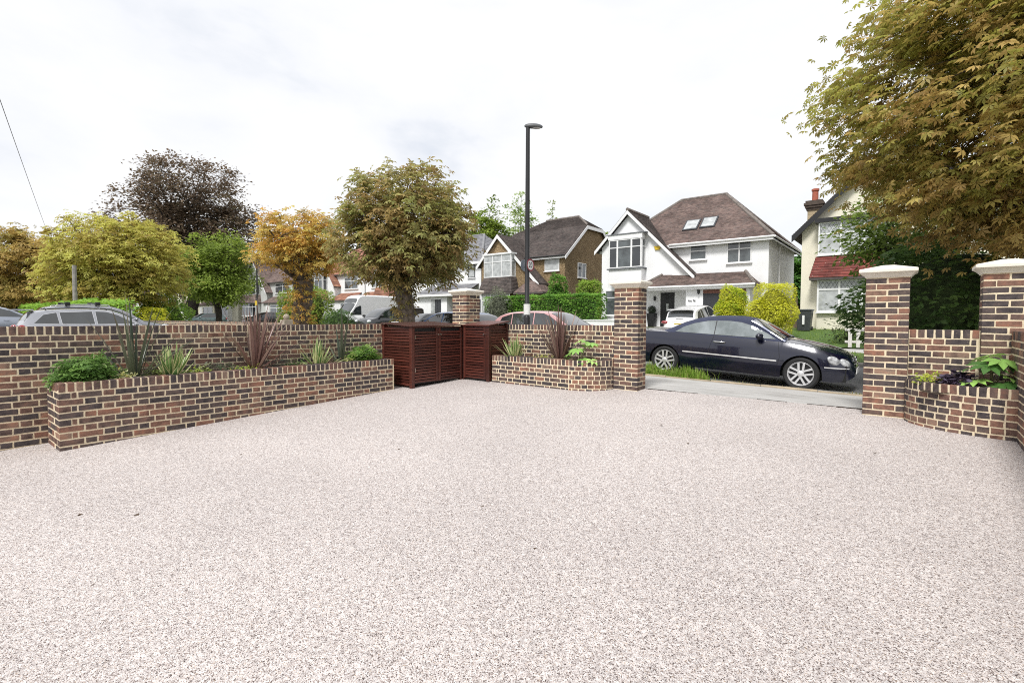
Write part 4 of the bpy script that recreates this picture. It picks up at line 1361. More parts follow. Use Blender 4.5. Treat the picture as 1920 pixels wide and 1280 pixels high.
MB().lathe([(.062, -.012), (.07, 0), (.062, .012), (.054, 0)], (2.17, 0, .63), 20, 'x').build('badge', CHROME, grl, local=True)
MB().box(2.21, 2.222, -.26, .26, .37, .48).build('number_plate', PLATE_W, cv.root, local=True)
MB().prism([(2.10, -.34, .27), (2.10, .34, .27), (2.16, .28, .36), (2.16, -.28, .36)], (.03, 0, 0)).build('lower_grille', RUBBER, cv.root, local=True)
cv.mirror(.62, .975, NAVY)
for s_ in (.0, -.42):
    MB().tube([(1.06, s_ + .05, .985), (.96, s_ - .12, 1.02), (.80, s_ - .36, 1.10)], [.012, .009, .006], 6).build('wiper', RUBBER, cv.root, local=True)

# --- generic closed cars
def hatch(loc, rotz, name, label, col, kind='hatch', tilt=0.0, detail=True, group='parked cars', metal=.25, rails=False, cat='car'):
    P = paint(name + '_paint_%d' % len(MATS), col, metal)
    if kind == 'hatch':
        p = dict(belt=[(-2.02, .62), (-1.96, .84), (-1.6, .96), (-.5, .95), (.6, .93), (1.1, .90), (1.5, .82), (1.85, .70), (2.0, .55), (2.03, .46)],
                 deck=[(-2.02, .64), (-1.96, .88), (-1.6, .99), (-.5, .97), (.6, .97), (1.1, .97), (1.5, .90), (1.85, .77), (2.0, .60), (2.03, .47)],
                 hw=[(-2.02, .6), (-1.95, .75), (-1.6, .84), (0, .86), (1.3, .855), (1.7, .80), (1.95, .62), (2.03, .45)],
                 sill=[(-2.02, .36), (-1.8, .26), (0, .22), (1.8, .22), (2.03, .3)], sill0=.21,
                 roof=[(-1.93, .95), (-1.80, 1.12), (-1.55, 1.35), (-1.2, 1.44), (-.4, 1.475), (.1, 1.455), (.35, 1.40), (.75, 1.19), (1.15, .95)],
                 wr=[(-1.93, .68), (-1.4, .60), (0, .60), (.5, .63), (1.15, .74)], edge=.07, xf=1.25, xr=-1.25, ra=.35, r=.30, rim=.21, paint=P)
        gl = [[(-1.52, 1.02), (-1.42, 1.26), (-1.05, 1.36), (-1.02, .99)], [(-.97, .99), (-1.0, 1.37), (-.25, 1.39), (-.22, .98)], [(-.16, .98), (-.19, 1.39), (.1, 1.375), (.38, 1.27), (.86, .99)]]
        scr = (.32, 1.06); rear = (-1.84, -1.50)
    elif kind in ('suv', 'estate'):
        h = 1.66 if kind == 'suv' else 1.50
        z = lambda q: q * h / 1.66
        p = dict(belt=[(-2.28, .70), (-2.22, .95), (-1.9, 1.05), (-.5, 1.03), (.6, 1.01), (1.2, .98), (1.6, .92), (2.05, .80), (2.25, .62), (2.30, .5)],
                 deck=[(-2.28, .72), (-2.22, .98), (-1.9, 1.08), (-.5, 1.05), (.6, 1.05), (1.2, 1.07), (1.6, 1.02), (2.05, .89), (2.25, .68), (2.30, .51)],
                 hw=[(-2.28, .66), (-2.2, .82), (-1.8, .91), (0, .93), (1.5, .92), (1.95, .86), (2.2, .68), (2.30, .5)],
                 sill=[(-2.28, .42), (-2.0, .30), (0, .27), (2.0, .27), (2.30, .36)], sill0=.26,
                 roof=[(-2.20, 1.04), (-2.06, z(1.30)), (-1.88, z(1.54)), (-1.5, z(1.61)), (-.5, z(1.66)), (.1, z(1.645)), (.4, z(1.58)), (.9, z(1.32)), (1.30, 1.03)],
                 wr=[(-2.20, .72), (-1.7, .66), (0, .66), (.5, .69), (1.30, .80)], edge=.08, xf=1.40, xr=-1.40, ra=.41, r=.36, rim=.25, paint=P)
        gl = [[(-1.88, z(1.12)), (-1.62, z(1.42)), (-1.28, z(1.50)), (-1.22, z(1.10))], [(-1.14, z(1.10)), (-1.2, z(1.505)), (-.30, z(1.55)), (-.24, z(1.09))], [(-.16, z(1.09)), (-.2, z(1.552)), (.12, z(1.54)), (.46, z(1.42)), (.98, z(1.10))]]
        scr = (.36, 1.20); rear = (-2.10, -1.86)
    car = Car(name, label, loc, rotz, group, p, tilt, cat)
    for g in gl:
        car.side_glass(g, border=(.03, CHROME if kind == 'suv' and col[0] > .1 else RUBBER))
    car.screen(scr[0], scr[1], .88, .92)
    car.screen(rear[0], rear[1], .9, .86, 'rear_window')
    car.wheels()
    car.mirror(p['roof'][-1][0] - .28, p['belt'][4][1] + .05, P)
    x0, x1 = p['belt'][0][0], p['belt'][-1][0]
    for s_ in (-1, 1):
        v, f = ellipsoid((x1 - .22, s_ * (p['hw'][-2][1] + .03), .68 if kind == 'hatch' else .80), (.16, .13, .07), 16, 9)
        MB().mesh(v, f).build('headlight', LAMPW, car.root, smooth_=True, local=True)
        v, f = ellipsoid((x0 + .10, s_ * (p['hw'][1][1] - .06), .86 if kind == 'hatch' else .99), (.11, .17, .08), 16, 9)
        MB().mesh(v, f).build('tail_light', LAMPR, car.root, smooth_=True, local=True)
        y = car.side_y(-.7, .85)
        for xx in (-.75, .2):
            MB().tube([(xx, s_ * (y + .02), .86), (xx + .2, s_ * (y + .02), .86)], .014, 6).build('door_handle', P, car.root, local=True)
    car.seam([(-.2, p['belt'][3][1] - .02), (-.2, .35)]); car.seam([(.9, .9), (.95, .35)])
    if rails:
        for s_ in (-1, 1):
            path = [(x, s_ * .56, car.top_z(x, .56) + .05) for x in lin(-1.5, .1, 8)]
            path = [(-1.56, s_ * .57, car.top_z(-1.56, .56))] + path + [(.16, s_ * .57, car.top_z(.16, .56))]
            MB().tube(path, .017, 6).build('roof_rail', RUBBER if rails == 1 else CHROME, car.root, local=True)
    if rails == 2:
        for xx in (-1.2, -.25):
            MB().tube([(xx, -.66, car.top_z(xx, .5) + .10), (xx, .66, car.top_z(xx, .5) + .10)], .025, 8).build('roof_bar', RUBBER, car.root, local=True)
            for s_ in (-1, 1):
                MB().box(xx - .09, xx + .09, s_ * .62 - .05, s_ * .62 + .05, car.top_z(xx, .55), car.top_z(xx, .5) + .15).build('bar_foot', RUBBER, car.root, local=True, bevel=.03)
    return car
red = hatch((-8.25, 12.3, gz(-8, 12)), 0.0, 'hatchback_car', 'pale red hatchback parked behind the street wall, by the lamp post', (.64, .36, .36), tilt=.0)  # red paled in the paint colour to stand in for the reflection on it
blue = hatch((-12.55, 12.4, gz(-12, 12)), math.pi, 'hatchback_car', 'bright blue hatchback half hidden behind the corner pillar', (.012, .13, .42))
q5 = hatch((-8.75, 26.4, (gz(0, 24.6) + gz(0, 28)) / 2 - .12), HP, 'suv_car', 'white SUV seen from behind on the drive of the white gabled house', (.80, .80, .80), 'suv', tilt=-.11, metal=0.0)
MB().box(-2.245, -2.225, -.26, .26, .82, .94).build('number_plate', PLATE_Y, q5.root, local=True)
text_mesh('plate_letters', 'EX08 KTN', .10, RUBBER, q5.root, Matrix.Translation((-2.248, 0, .88)) @ Matrix.Rotation(-HP, 4, 'Z') @ Matrix.Rotation(HP, 4, 'X'))
MB().box(-2.14, -1.80, -.62, .62, 1.585, 1.615).build('spoiler', q5.p['paint'], q5.root, local=True, bevel=.012)
MB().tube([(-2.17, -.18, 1.145), (-2.165, .2, 1.15)], .012, 6).build('rear_wiper', RUBBER, q5.root, local=True)
dk = hatch((-26.6, 23.6, gz(0, 23.6)), -HP, 'saloon_car', 'dark car nosing out of the drive of the grey-roofed white house', (.03, .033, .036), 'hatch')
SILV = (.42, .43, .46)
s1 = hatch((-24.2, 5.05, gz(0, 5) - .02), HP, 'suv_car', 'silver grey SUV just behind the left wall, above the planter', SILV, 'suv', rails=1, metal=.6)
MB().box(-2.36, -1.85, -.62, .62, 1.56, 1.60).build('spoiler', s1.p['paint'], s1.root, local=True, bevel=.015)
s2 = hatch((-26.9, 5.75, gz(0, 6) + .12), HP, 'suv_car', 'grey SUV with roof bars, partly hidden behind the silver SUV', (.30, .31, .34), 'suv', rails=2, metal=.6)
s3 = hatch((-33.5, 3.2, gz(0, 4) + .35), HP, 'estate_car', 'pale blue grey estate with roof bars at the far left edge', (.33, .36, .42), 'estate', rails=2, metal=.5)
blk = hatch((-51.0, 24.2, gz(0, 24) + .15), -HP, 'estate_car', 'black estate car on a drive, seen between green tree and orange tree', (.012, .013, .015), 'estate')
tl = hatch((-62.0, 22.5, gz(0, 22.5) + .2), -HP, 'hatchback_car', 'grey green hatchback behind the trunk of the green tree', (.10, .15, .15), 'hatch')

def van(loc, rotz, label, col, Lh, W, Hh, group='parked vans', tall=True, name='van'):
    P = paint('van_paint_%d' % len(MATS), col, 0.0)
    h = Lh / 2
    p = dict(belt=[(-h, .8), (-h + .05, 1.05), (0, 1.1), (h - 1.3, 1.1), (h - .8, 1.08), (h - .3, .95), (h - .08, .72), (h, .55)],
             deck=[(-h, .82), (-h + .05, 1.08), (0, 1.12), (h - 1.3, 1.13), (h - .8, 1.14), (h - .3, 1.03), (h - .08, .80), (h, .57)],
             hw=[(-h, W / 2 - .06), (-h + .1, W / 2), (h - 1, W / 2), (h - .4, W / 2 - .06), (h - .1, W / 2 - .2), (h, W / 2 - .4)],
             sill=[(-h, .34), (0, .28), (h, .34)], sill0=.28,
             roof=[(-h + .02, 1.08), (-h + .06, Hh - .16), (-h + .25, Hh), (0, Hh), (h - 2.1, Hh - .02), (h - 1.75, Hh - .12), (h - 1.45, (Hh + 1.1) / 2 + .15), (h - .75, 1.10)],
             wr=[(-h, W / 2 - .10), (0, W / 2 - .12), (h - 1.8, W / 2 - .14), (h - .75, W / 2 - .12)], edge=.12 if tall else .09,
             xf=h - .95, xr=-h + 1.05, ra=.40, r=.34, rim=.20, paint=P)
    car = Car(name, label, loc, rotz, group, p, 0.0, 'van')
    zt = 1.78 if tall else Hh - .24
    car.side_glass([(h - 1.85, 1.16), (h - 1.85, zt), (h - 1.72, zt), (h - 1.40, zt - .12 if tall else zt - .1), (h - 1.0, 1.16)], border=(.03, RUBBER))
    if not tall:
        car.side_glass([(-h + .25, 1.18), (-h + .25, zt), (-.3, zt), (-.3, 1.18)], border=(.02, RUBBER))
        car.side_glass([(-.2, 1.18), (-.2, zt), (h - 1.95, zt), (h - 1.95, 1.18)], border=(.02, RUBBER))
    a = h - 1.62 if tall else h - 1.6
    car.screen(a, h - .82, .90, .94)
    car.wheels()
    car.mirror(h - 1.0, 1.22, RUBBER, sc_=1.4)
    for s_ in (-1, 1):
        v, f = ellipsoid((h - .2, s_ * (W / 2 - .24), .86), (.16, .14, .12), 16, 9)
        MB().mesh(v, f).build('headlight', LAMPW, car.root, smooth_=True, local=True)
    MB().box(h - .03, h + .006, -.45, .45, .62, .74).build('grille', RUBBER, car.root, local=True)
    return car
van((-32.6, 23.4, gz(0, 23) + .25), -HP, 'tall white panel van on a drive behind the clipped round hedge', (.80, .80, .80), 6.6, 2.0, 2.65)
van((-28.4, 22.0, gz(0, 22) + .1), -HP, 'black passenger van parked in front of the tall white van', (.015, .016, .018), 4.9, 1.9, 1.88, tall=False, name='passenger_van')
# ------------------------------------------------------------------ houses
TILE_B = tilemat('brown_clay_tiles', [(.14, .105, .095), (.20, .145, .13), (.255, .185, .165), (.175, .14, .13), (.29, .215, .185)])
TILE_D = tilemat('dark_weathered_tiles', [(.075, .063, .060), (.11, .09, .085), (.14, .115, .105), (.095, .085, .08)])
TILE_G = tilemat('grey_concrete_tiles', [(.17, .17, .185), (.22, .22, .235), (.26, .26, .27)], .33, .15)
TILE_R = tilemat('red_brown_tiles', [(.26, .115, .075), (.33, .16, .11), (.22, .11, .08), (.38, .20, .13)], .30, .2)
TILE_RED = tilemat('red_hung_tiles', [(.20, .058, .05), (.25, .072, .06), (.165, .052, .046), (.22, .078, .066)], .2, .4)
m, t, b, N, K = nodes('pebbledash')
b.inputs['Roughness'].default_value = 0.95
tc = N('ShaderNodeTexCoord')
vo = N('ShaderNodeTexVoronoi', Scale=30.0); K(tc.outputs['Object'], vo.inputs['Vector'])
sv = N('ShaderNodeSeparateColor'); K(vo.outputs['Color'], sv.inputs[0])
r = ramp(N, [(0, (.10, .065, .032)), (.35, (.20, .135, .070)), (.7, (.30, .21, .11)), (1, (.44, .35, .22))]); K(sv.outputs[0], r.inputs['Fac'])
nz = N('ShaderNodeTexNoise', Scale=1.2, Detail=5.0); K(tc.outputs['Object'], nz.inputs['Vector'])
r1 = ramp(N, [(0.3, (.8, .78, .76)), (.7, (1.08, 1.08, 1.08))]); K(nz.outputs['Fac'], r1.inputs['Fac'])
mx = N('ShaderNodeMix', data_type='RGBA', blend_type='MULTIPLY'); mx.inputs[0].default_value = 1
K(r.outputs['Color'], mx.inputs[6]); K(r1.outputs['Color'], mx.inputs[7]); K(mx.outputs[2], b.inputs['Base Color'])
bp = N('ShaderNodeBump', Strength=0.8, Distance=0.02); K(vo.outputs['Distance'], bp.inputs['Height']); K(bp.outputs['Normal'], b.inputs['Normal'])
PEBBLE = m
RIDGE = mat('ridge_tile', (.22, .19, .17), .9, var=.25, scale=6)
LEADM = mat('lead_flashing', (.16, .17, .18), .7, var=.15)
WOODF = mat('weathered_fence_wood', (.16, .12, .085), .9, var=.25, scale=5)

def on_plane(px, py, a, b_, c):
    A, B, Cc = Vector(a), Vector(b_), Vector(c)
    n = (B - A).cross(Cc - A)
    d = Vector(ray(px, py)); o = Vector(CAM)
    return tuple(o + d * (n.dot(A - o) / n.dot(d)))
def roof_plane(mb, el, er, rr, rl, course=.11, th=.022):
    """stepped courses of tiles from the eave (el-er) to the ridge (rl-rr)"""
    el, er, rr, rl = map(Vector, (el, er, rr, rl))
    n = (er - el).cross(rl - el)
    if n.length < 1e-6: n = (er - el).cross(rr - el)
    n.normalize()
    if n.z < 0: n = -n
    h = ((rl - el).length + (rr - er).length) / 2
    k = max(2, int(h / course))
    u_dir = (er - el).normalized()
    for i in range(k):
        a, b_ = i / k, (i + 1) / k
        p0, p1 = el.lerp(rl, a), er.lerp(rr, a)
        q0, q1 = el.lerp(rl, b_), er.lerp(rr, b_)
        lo = n * th; hi = n * .002
        us = [(p - el).dot(u_dir) for p in (p0, p1, q1, q0)]
        mb.poly([p0 + lo, p1 + lo, q1 + hi, q0 + hi], [(us[0], i + .02), (us[1], i + .02), (us[2], i + .98), (us[3], i + .98)])
        mb.poly([p0, p1, p1 + lo, p0 + lo], [(us[0], i + .02), (us[1], i + .02), (us[1], i + .03), (us[0], i + .03)])
    return mb
def slab(mb, pts, th=.12):
    """solid under a roof plane so that it has a thickness"""
    mb.prism([(p[0], p[1], p[2] - th) for p in pts], (0, 0, th - .004))
def roof(parent, planes, m, course=.11, name='roof'):
    mb = MB()
    for pl in planes:
        roof_plane(mb, *pl, course=course)
    o = mb.build(name, m, parent)
    mb = MB()
    for pl in planes:
        q = [p for i, p in enumerate(pl) if i == 0 or (Vector(p) - Vector(pl[i - 1])).length > .01]
        slab(mb, q)
    mb.build('roof_deck', mat('roof_edge', (.10, .085, .08), .9), o)
    return o
def ridge(parent, a, b_, r_=.11, m=None):
    A, B = Vector(a), Vector(b_)
    n = max(2, int((B - A).length / .33)); mb = MB()
    for i in range(n):
        p, q = A.lerp(B, i / n), A.lerp(B, (i + 1) / n - .02 / n)
        mb.tube([tuple(p), tuple(q)], [r_, r_ * .95], 8)
    return mb.build('ridge_tiles', m or RIDGE, parent)
def window(parent, fc, u0, u1, z0, z1, cols=2, top=.30, fm=None, glass=None, sill=True, d=.0, fw=.055, lattice=False):
    fm, glass = fm or WHITE, glass or GLASSG
    mb = MB()
    B = lambda a, b_, c, e: fc.box(mb, a, b_, d - .03, d + .05, c, e)
    B(u0, u1, z1 - fw, z1); B(u0, u1, z0, z0 + fw); B(u0, u0 + fw, z0 + fw, z1 - fw); B(u1 - fw, u1, z0 + fw, z1 - fw)
    w = (u1 - u0) / cols
    for i in range(1, cols):
        B(u0 + i * w - fw * .55, u0 + i * w + fw * .55, z0 + fw, z1 - fw)
    zt = z1 - (z1 - z0) * top
    if top:
        for i in range(cols):
            fc.box(mb, u0 + i * w + fw * .5, u0 + (i + 1) * w - fw * .5, d - .028, d + .045, zt - fw * .5, zt + fw * .5)
    fr = mb.build('window', fm, parent)
    lv = [(z0 + fw, zt - fw * .5), (zt + fw * .5, z1 - fw)] if top else [(z0 + fw, z1 - fw)]
    for i in range(cols):
        for j, (a, c) in enumerate(lv):
            mb = MB(); fc.box(mb, u0 + i * w + fw * .5, u0 + (i + 1) * w - fw * .5, d - .025, d + .012, a, c)
            mb.build('pane', glass if not isinstance(glass, (list, tuple)) else glass[(i + j) % len(glass)], fr)
            if lattice and j == 1:
                mb = MB(); A, Bq = u0 + i * w + fw * .5, u0 + (i + 1) * w - fw * .5
                k = 5
                for q in range(-4, k + 1):
                    for sg in (1, -1):
                        pa = A + (Bq - A) * q / k; x_a, x_b = pa, pa + (c - a) * .6
                        if sg < 0: x_a, x_b = x_b, x_a
                        P = [(min(max(x, A), Bq), z_) for x, z_ in ((x_a, a), (x_b, c))]
                        if abs(P[0][0] - P[1][0]) < .02: continue
                        mb.tube([fc.p(P[0][0], d + .016, P[0][1]), fc.p(P[1][0], d + .016, P[1][1])], .006, 4)
                mb.build('lead_lattice', LEADM, fr)
    if sill:
        mb = MB(); fc.box(mb, u0 - .05, u1 + .05, d - .02, d + .12, z0 - .06, z0 - .002); mb.build('sill', fm if fm is not DGREY else WHITE, fr)
    return fr
def door(parent, fc, u0, u1, z0, z1, m, d=.0, name='door', panels=True, knobm=CHROME):
    mb = MB(); fc.box(mb, u0, u1, d - .04, d + .02, z0, z1)
    o = mb.build(name, m, parent)
    if panels:
        mb = MB()
        for a, b_ in ((.12, .45), (.55, .88)):
            for c, e_ in ((.08, .42), (.50, .92)):
                fc.box(mb, u0 + (u1 - u0) * a, u0 + (u1 - u0) * b_, d + .005, d + .034, z0 + (z1 - z0) * c, z0 + (z1 - z0) * e_)
        mb.build('door_panel', m, o)
        mb = MB(); fc.box(mb, u0 + (u1 - u0) * .85, u0 + (u1 - u0) * .92, d + .02, d + .07, z0 + .95, z0 + 1.1); mb.build('handle', knobm, o)
    return o
def board(parent, a, b_, m, h=.22, th=.05, out=(0, -1), name='bargeboard'):
    """a board hanging under the line a-b"""
    o = (out[0] * th, out[1] * th, 0)
    return MB().prism([a, b_, (b_[0], b_[1], b_[2] - h), (a[0], a[1], a[2] - h)], o).build(name, m, parent)
def gutter(parent, a, b_, m=None, r_=.06):
    return MB().tube([a, b_], r_, 8).build('gutter', m or WHITE, parent)

# ---------- white gabled house with rooflights
h2 = thing('gabled_house', 'white rendered house with front gable, brown tiled roof and two rooflights', 'house', (-11, 31, .8), group='houses across the road')
G0 = .5
MB().box(-16.2, -6.18, 30.6, 38.3, G0, 5.84).build('wall', RENDER_W, h2)
gp = [(-16.2, 30.0, G0), (-10.25, 30.0, G0), (-10.25, 30.0, 3.95), (-14.27, 30.0, 7.98), (-16.2, 30.0, 5.98)]
MB().prism(gp, (0, 2.5, 0)).build('gable_wall', RENDER_W, h2)
MB().box(-10.2, -6.75, 29.05, 30.598, G0, 3.15).build('garage_wall', RENDER_W, h2)
A_, B_, Rr, Rl = (-16.5, 30.3, 5.80), (-5.88, 30.3, 5.80), (-9.58, 34.5, 9.45), (-12.5, 34.5, 9.45)
C_, D_ = (-5.88, 38.7, 5.80), (-16.5, 38.7, 5.80)
rf = roof(h2, [(A_, B_, Rr, Rl), (B_, C_, Rr, Rr), (C_, D_, Rl, Rr), (D_, A_, Rl, Rl)], TILE_B)
ridge(rf, Rl, Rr); ridge(rf, Rr, (-5.9, 30.32, 5.84)); ridge(rf, Rr, (-5.9, 38.68, 5.84)); ridge(rf, Rl, (-16.45, 30.35, 5.86))
pk = (-14.27, 8.22); lf = (-16.62, 5.78); rt = (-9.95, 3.84)
sl = (pk[1] - rt[1]) / (rt[0] - pk[0]); xm = pk[0] + (pk[1] - 5.75) / sl
ym_ = 30.3 + (pk[1] - 5.8) / (9.45 - 5.8) * 4.2
roof(h2, [((lf[0], 34.0, lf[1]), (lf[0], 29.72, lf[1]), (pk[0], 29.72, pk[1]), (pk[0], 33.6, pk[1])),
          ((xm, 29.72, 5.75), (xm, 30.62, 5.75), (pk[0], 33.4, pk[1]), (pk[0], 29.72, pk[1])),
          ((rt[0], 29.72, rt[1]), (rt[0], 30.59, rt[1]), (xm, 30.59, 5.75), (xm, 29.72, 5.75))], TILE_D, name='gable_roof')
ridge(h2, (pk[0], 29.7, pk[1] + .03), (pk[0], 33.0, pk[1] + .03))
board(h2, (lf[0], 29.74, lf[1] - .03), (pk[0], 29.74, pk[1] - .03), WHITE, .24); board(h2, (pk[0], 29.74, pk[1] - .03), (rt[0], 29.74, rt[1] - .03), WHITE, .24)
mb = MB(); mb.box(-16.5, -5.9, 30.22, 30.30, 5.62, 5.80); mb.box(-5.96, -5.88, 30.3, 38.7, 5.62, 5.80); mb.build('fascia', WHITE, h2)
gutter(h2, (-11.7, 30.20, 5.80), (-5.85, 30.20, 5.80)); gutter(h2, (-5.83, 30.2, 5.80), (-5.83, 38.7, 5.80))
MB().tube([(-5.9, 33.0, 5.72), (-6.08, 33.0, 5.45), (-6.10, 33.0, .6)], .045, 8).build('downpipe', WHITE, h2)
# first-floor box bay
fb = front(29.45)
x0, x1 = Yp(1142, 480, 29.45)[0], Yp(1203, 480, 29.45)[0]
MB().box(x0, x1, 29.452, 30.02, 3.5, 4.50).build('bay_apron', RENDER_W, h2)
MB().box(x0 + .05, x1 - .05, 29.50, 30.02, 4.49, 6.45).build('bay_side', WHITE, h2)
MB().box(x0 - .12, x1 + .12, 29.36, 30.02, 4.42, 4.50).build('bay_sill', LEADM, h2)
mb = MB(); mb.box(x0 - .05, x1 + .05, 29.38, 30.02, 6.33, 6.62); mb.build('bay_head', WHITE, h2)
MB().box(x0 - .10, x1 + .30, 29.34, 30.02, 6.62, 6.68).build('bay_roof', LEADM, h2)
w_ = window(h2, fb, x0 + .02, x0 + (x1 - x0) * .27, 4.52, 6.32, 1, .28, glass=GLASSD, sill=False)
window(h2, fb, x0 + (x1 - x0) * .27, x0 + (x1 - x0) * .70, 4.52, 6.32, 1, .28, glass=GLASSG, sill=False)
window(h2, fb, x0 + (x1 - x0) * .70, x1 - .02, 4.52, 6.32, 1, .28, glass=GLASSD, sill=False)
window(h2, flank(x1 - .03), 29.48, 29.97, 4.52, 6.32, 1, .28, glass=GLASSG, sill=False)
window(h2, front(29.998), -15.9, -13.3, 1.5, 3.15, 3, .3, glass=GLASSG)
MB().box(x0, x1, 29.35, 30.0, G0, 1.2).build('bay_base', RENDER_W, h2)
fm_ = front(30.6)
def win_px(parent, y, a, b_, cols, top, **kw):
    p, q = Yp(a[0], a[1], y), Yp(b_[0], b_[1], y)
    return window(parent, front(y - .002), p[0], q[0], q[2], p[2], cols, top, **kw)
win_px(h2, 30.6, (1294, 460), (1325, 486), 1, .42, glass=GLASSG)
win_px(h2, 30.6, (1364, 455), (1409, 491), 2, .34, glass=GLASSG)
for a, c in (((1279, 434), (1303, 411)), ((1311, 429), (1338, 406))):
    p = on_plane(a[0], a[1], A_, B_, Rr); q = on_plane(c[0], c[1], A_, B_, Rr)
    nrm = (Vector(B_) - Vector(A_)).cross(Vector(Rr) - Vector(A_)).normalized()
    if nrm.z < 0: nrm = -nrm
    s_ = Vector((0, q[1] - p[1], q[2] - p[2])); P = Vector(p); w = Vector((.92, 0, 0))
    s_ = s_.normalized() * 1.15
    mb = MB(); mb.prism([P, P + w, P + w + s_, P + s_], tuple(nrm * .09)); o = mb.build('rooflight', DGREY, h2)
    i1, i2 = w * .09, s_ * .08
    MB().prism([P + i1 + i2 + nrm * .085, P + w - i1 + i2 + nrm * .085, P + w - i1 + s_ - i2 + nrm * .085, P + i1 + s_ - i2 + nrm * .085], tuple(nrm * .014)).build('pane', NET, o)
# lean-to over porch and garage
pl_, pr_ = (-13.1, 28.75, 3.16), (-6.45, 28.75, 3.16)
rf2 = roof(h2, [(pl_, pr_, (-7.35, 30.58, 3.98), (-12.0, 30.0, 3.98)), (pr_, (-6.45, 30.7, 3.16), (-7.35, 30.6, 3.98), (-7.35, 30.59, 3.98)), ((-13.1, 30.0, 3.16), pl_, (-12.0, 30.0, 3.98), (-12.0, 30.0, 3.98))], TILE_B, name='porch_roof')
ridge(rf2, pr_, (-7.35, 30.55, 4.0), .10); ridge(rf2, pl_, (-12.0, 29.98, 4.0), .09)
MB().box(-13.1, -6.45, 28.72, 28.80, 2.98, 3.15).build('porch_fascia', WHITE, h2)
gutter(h2, (-13.12, 28.68, 3.14), (-6.42, 28.68, 3.14))
MB().box(-13.0, -6.8, 28.82, 29.98, 2.94, 2.98).build('porch_ceiling', WHITE, h2)
fd = front(29.998)
p, q = Yp(1239, 548, 30), Yp(1264, 612, 30)
d_ = door(h2, fd, p[0], q[0], .78, 2.88, BLACK)
mb = MB(); fd.box(mb, p[0] + .38, p[0] + .52, .03, .05, 1.75, 2.2); mb.build('door_glass', NET, d_)
MB().box(p[0] - .08, p[0], 29.96, 30.0, .7, 2.93).build('door_frame', WHITE, h2)
fg = front(29.05)
gxl = Yp(1318, 580, 29.05)[0]
door(h2, fg, gxl, -6.95, .72, 2.72, mat('garage_door', (.03, .032, .038), .5), name='garage_door', panels=False)
MB().box(gxl, -6.95, 29.02, 29.05, 2.72, 2.92).build('garage_lintel', mat('brick_lintel', (.22, .10, .075), .9, var=.25, scale=9), h2)
p = Yp(1233, 465, 29.98)
MB().prism([(p[0] - .22, 29.99, p[2] + .12), (p[0] + .22, 29.99, p[2] + .12), (p[0] + .14, 29.99, p[2] - .12), (p[0] - .14, 29.99, p[2] - .12)], (0, -.08, 0)).build('alarm_box', mat('yellow_alarm', (.72, .50, .03), .5), h2, bevel=.02)
for px, py, yy in ((1229, 560, 29.99), (1311, 547, 29.04)):
    p = Yp(px, py, yy)
    MB().lathe([(.03, -.14), (.07, -.10), (.07, .06), (.10, .08), (.02, .16)], (p[0], yy - .12, p[2]), 10).build('wall_lamp', BLACK, h2)
p = Yp(1297, 564, 29.04)
text_mesh('house_number', 'No 76', .17, BLACK, h2, Matrix.Translation((p[0] - ORG[h2.name][0], 29.035 - ORG[h2.name][1], p[2] - ORG[h2.name][2])) @ Matrix.Rotation(HP, 4, 'X'), .01)
p = Yp(1222, 611, 29.6)
pot = thing('topiary_pot', 'tall black planter with a clipped dark ball beside the black front door', 'plant pot', (p[0], 29.6, .72))
MB().mesh([(-.17, -.17, 0), (.17, -.17, 0), (.17, .17, 0), (-.17, .17, 0), (-.25, -.25, .9), (.25, -.25, .9), (.25, .25, .9), (-.25, .25, .9)], [(3, 2, 1, 0), (4, 5, 6, 7), (0, 1, 5, 4), (1, 2, 6, 5), (2, 3, 7, 6), (3, 0, 4, 7)]).build('pot', BLACK, pot, local=True)
rgp = np.random.default_rng(3)
d = unit(rgp.normal(size=(500, 3)))
V, Fq, T = leaf_cloud(d * .23 + np.array([0, 0, 1.10]), .07, template_leaf(.6), [(.012, .018, .012), (.03, .04, .025)], rgp, 0, d)
tint_mesh('topiary_ball', V, Fq, T, LEAF, pot)
v, f = ellipsoid((0, 0, 1.10), (.21, .21, .21)); MB().mesh(v, f).build('ball_core', mat('dark_core', (.012, .018, .01), .9), pot, local=True)

# ---------- brown pebbledashed house
h3 = thing('pebbledash_house', 'brown pebbledashed house with white bargeboards and dark tiled roof', 'house', (-23, 32, .8), group='houses across the road')
XR = Yp(1059, 500, 31.0)[0]; XL = Yp(903, 500, 30.0)[0]
ev = Yp(1059, 479, 31.0)[2]
MB().box(XL, XR, 31.0, 39.2, G0, ev).build('wall', PEBBLE, h3)
pkx, pkz = Yp(936, 437, 30.0)[0], Yp(936, 437, 30.0)[2] - .1
rx, rz = Yp(1014, 531, 30.0)[0], Yp(1014, 531, 30.0)[2]
lz = Yp(903, 490, 30.0)[2]
MB().prism([(XL, 30, G0), (rx - .3, 30, G0), (rx - .3, 30, rz + .2), (pkx, 30, pkz - .25), (XL, 30, lz - .05)], (0, 2.2, 0)).build('gable_wall', PEBBLE, h3)
lx2 = XL - .38
lz2 = pkz - (pkz - lz) / (pkx - XL) * (pkx - lx2)
k_ = (pkz - rz) / (rx - pkx); xm = pkx + (pkz - ev) / k_
roof(h3, [((lx2, 34, lz2), (lx2, 29.75, lz2), (pkx, 29.75, pkz), (pkx, 34, pkz)),
          ((xm, 29.75, ev), (xm, 31.1, ev), (pkx, 34, pkz), (pkx, 29.75, pkz)),
          ((rx, 29.75, rz), (rx, 30.98, rz), (xm, 30.98, ev), (xm, 29.75, ev))], TILE_D, name='gable_roof')
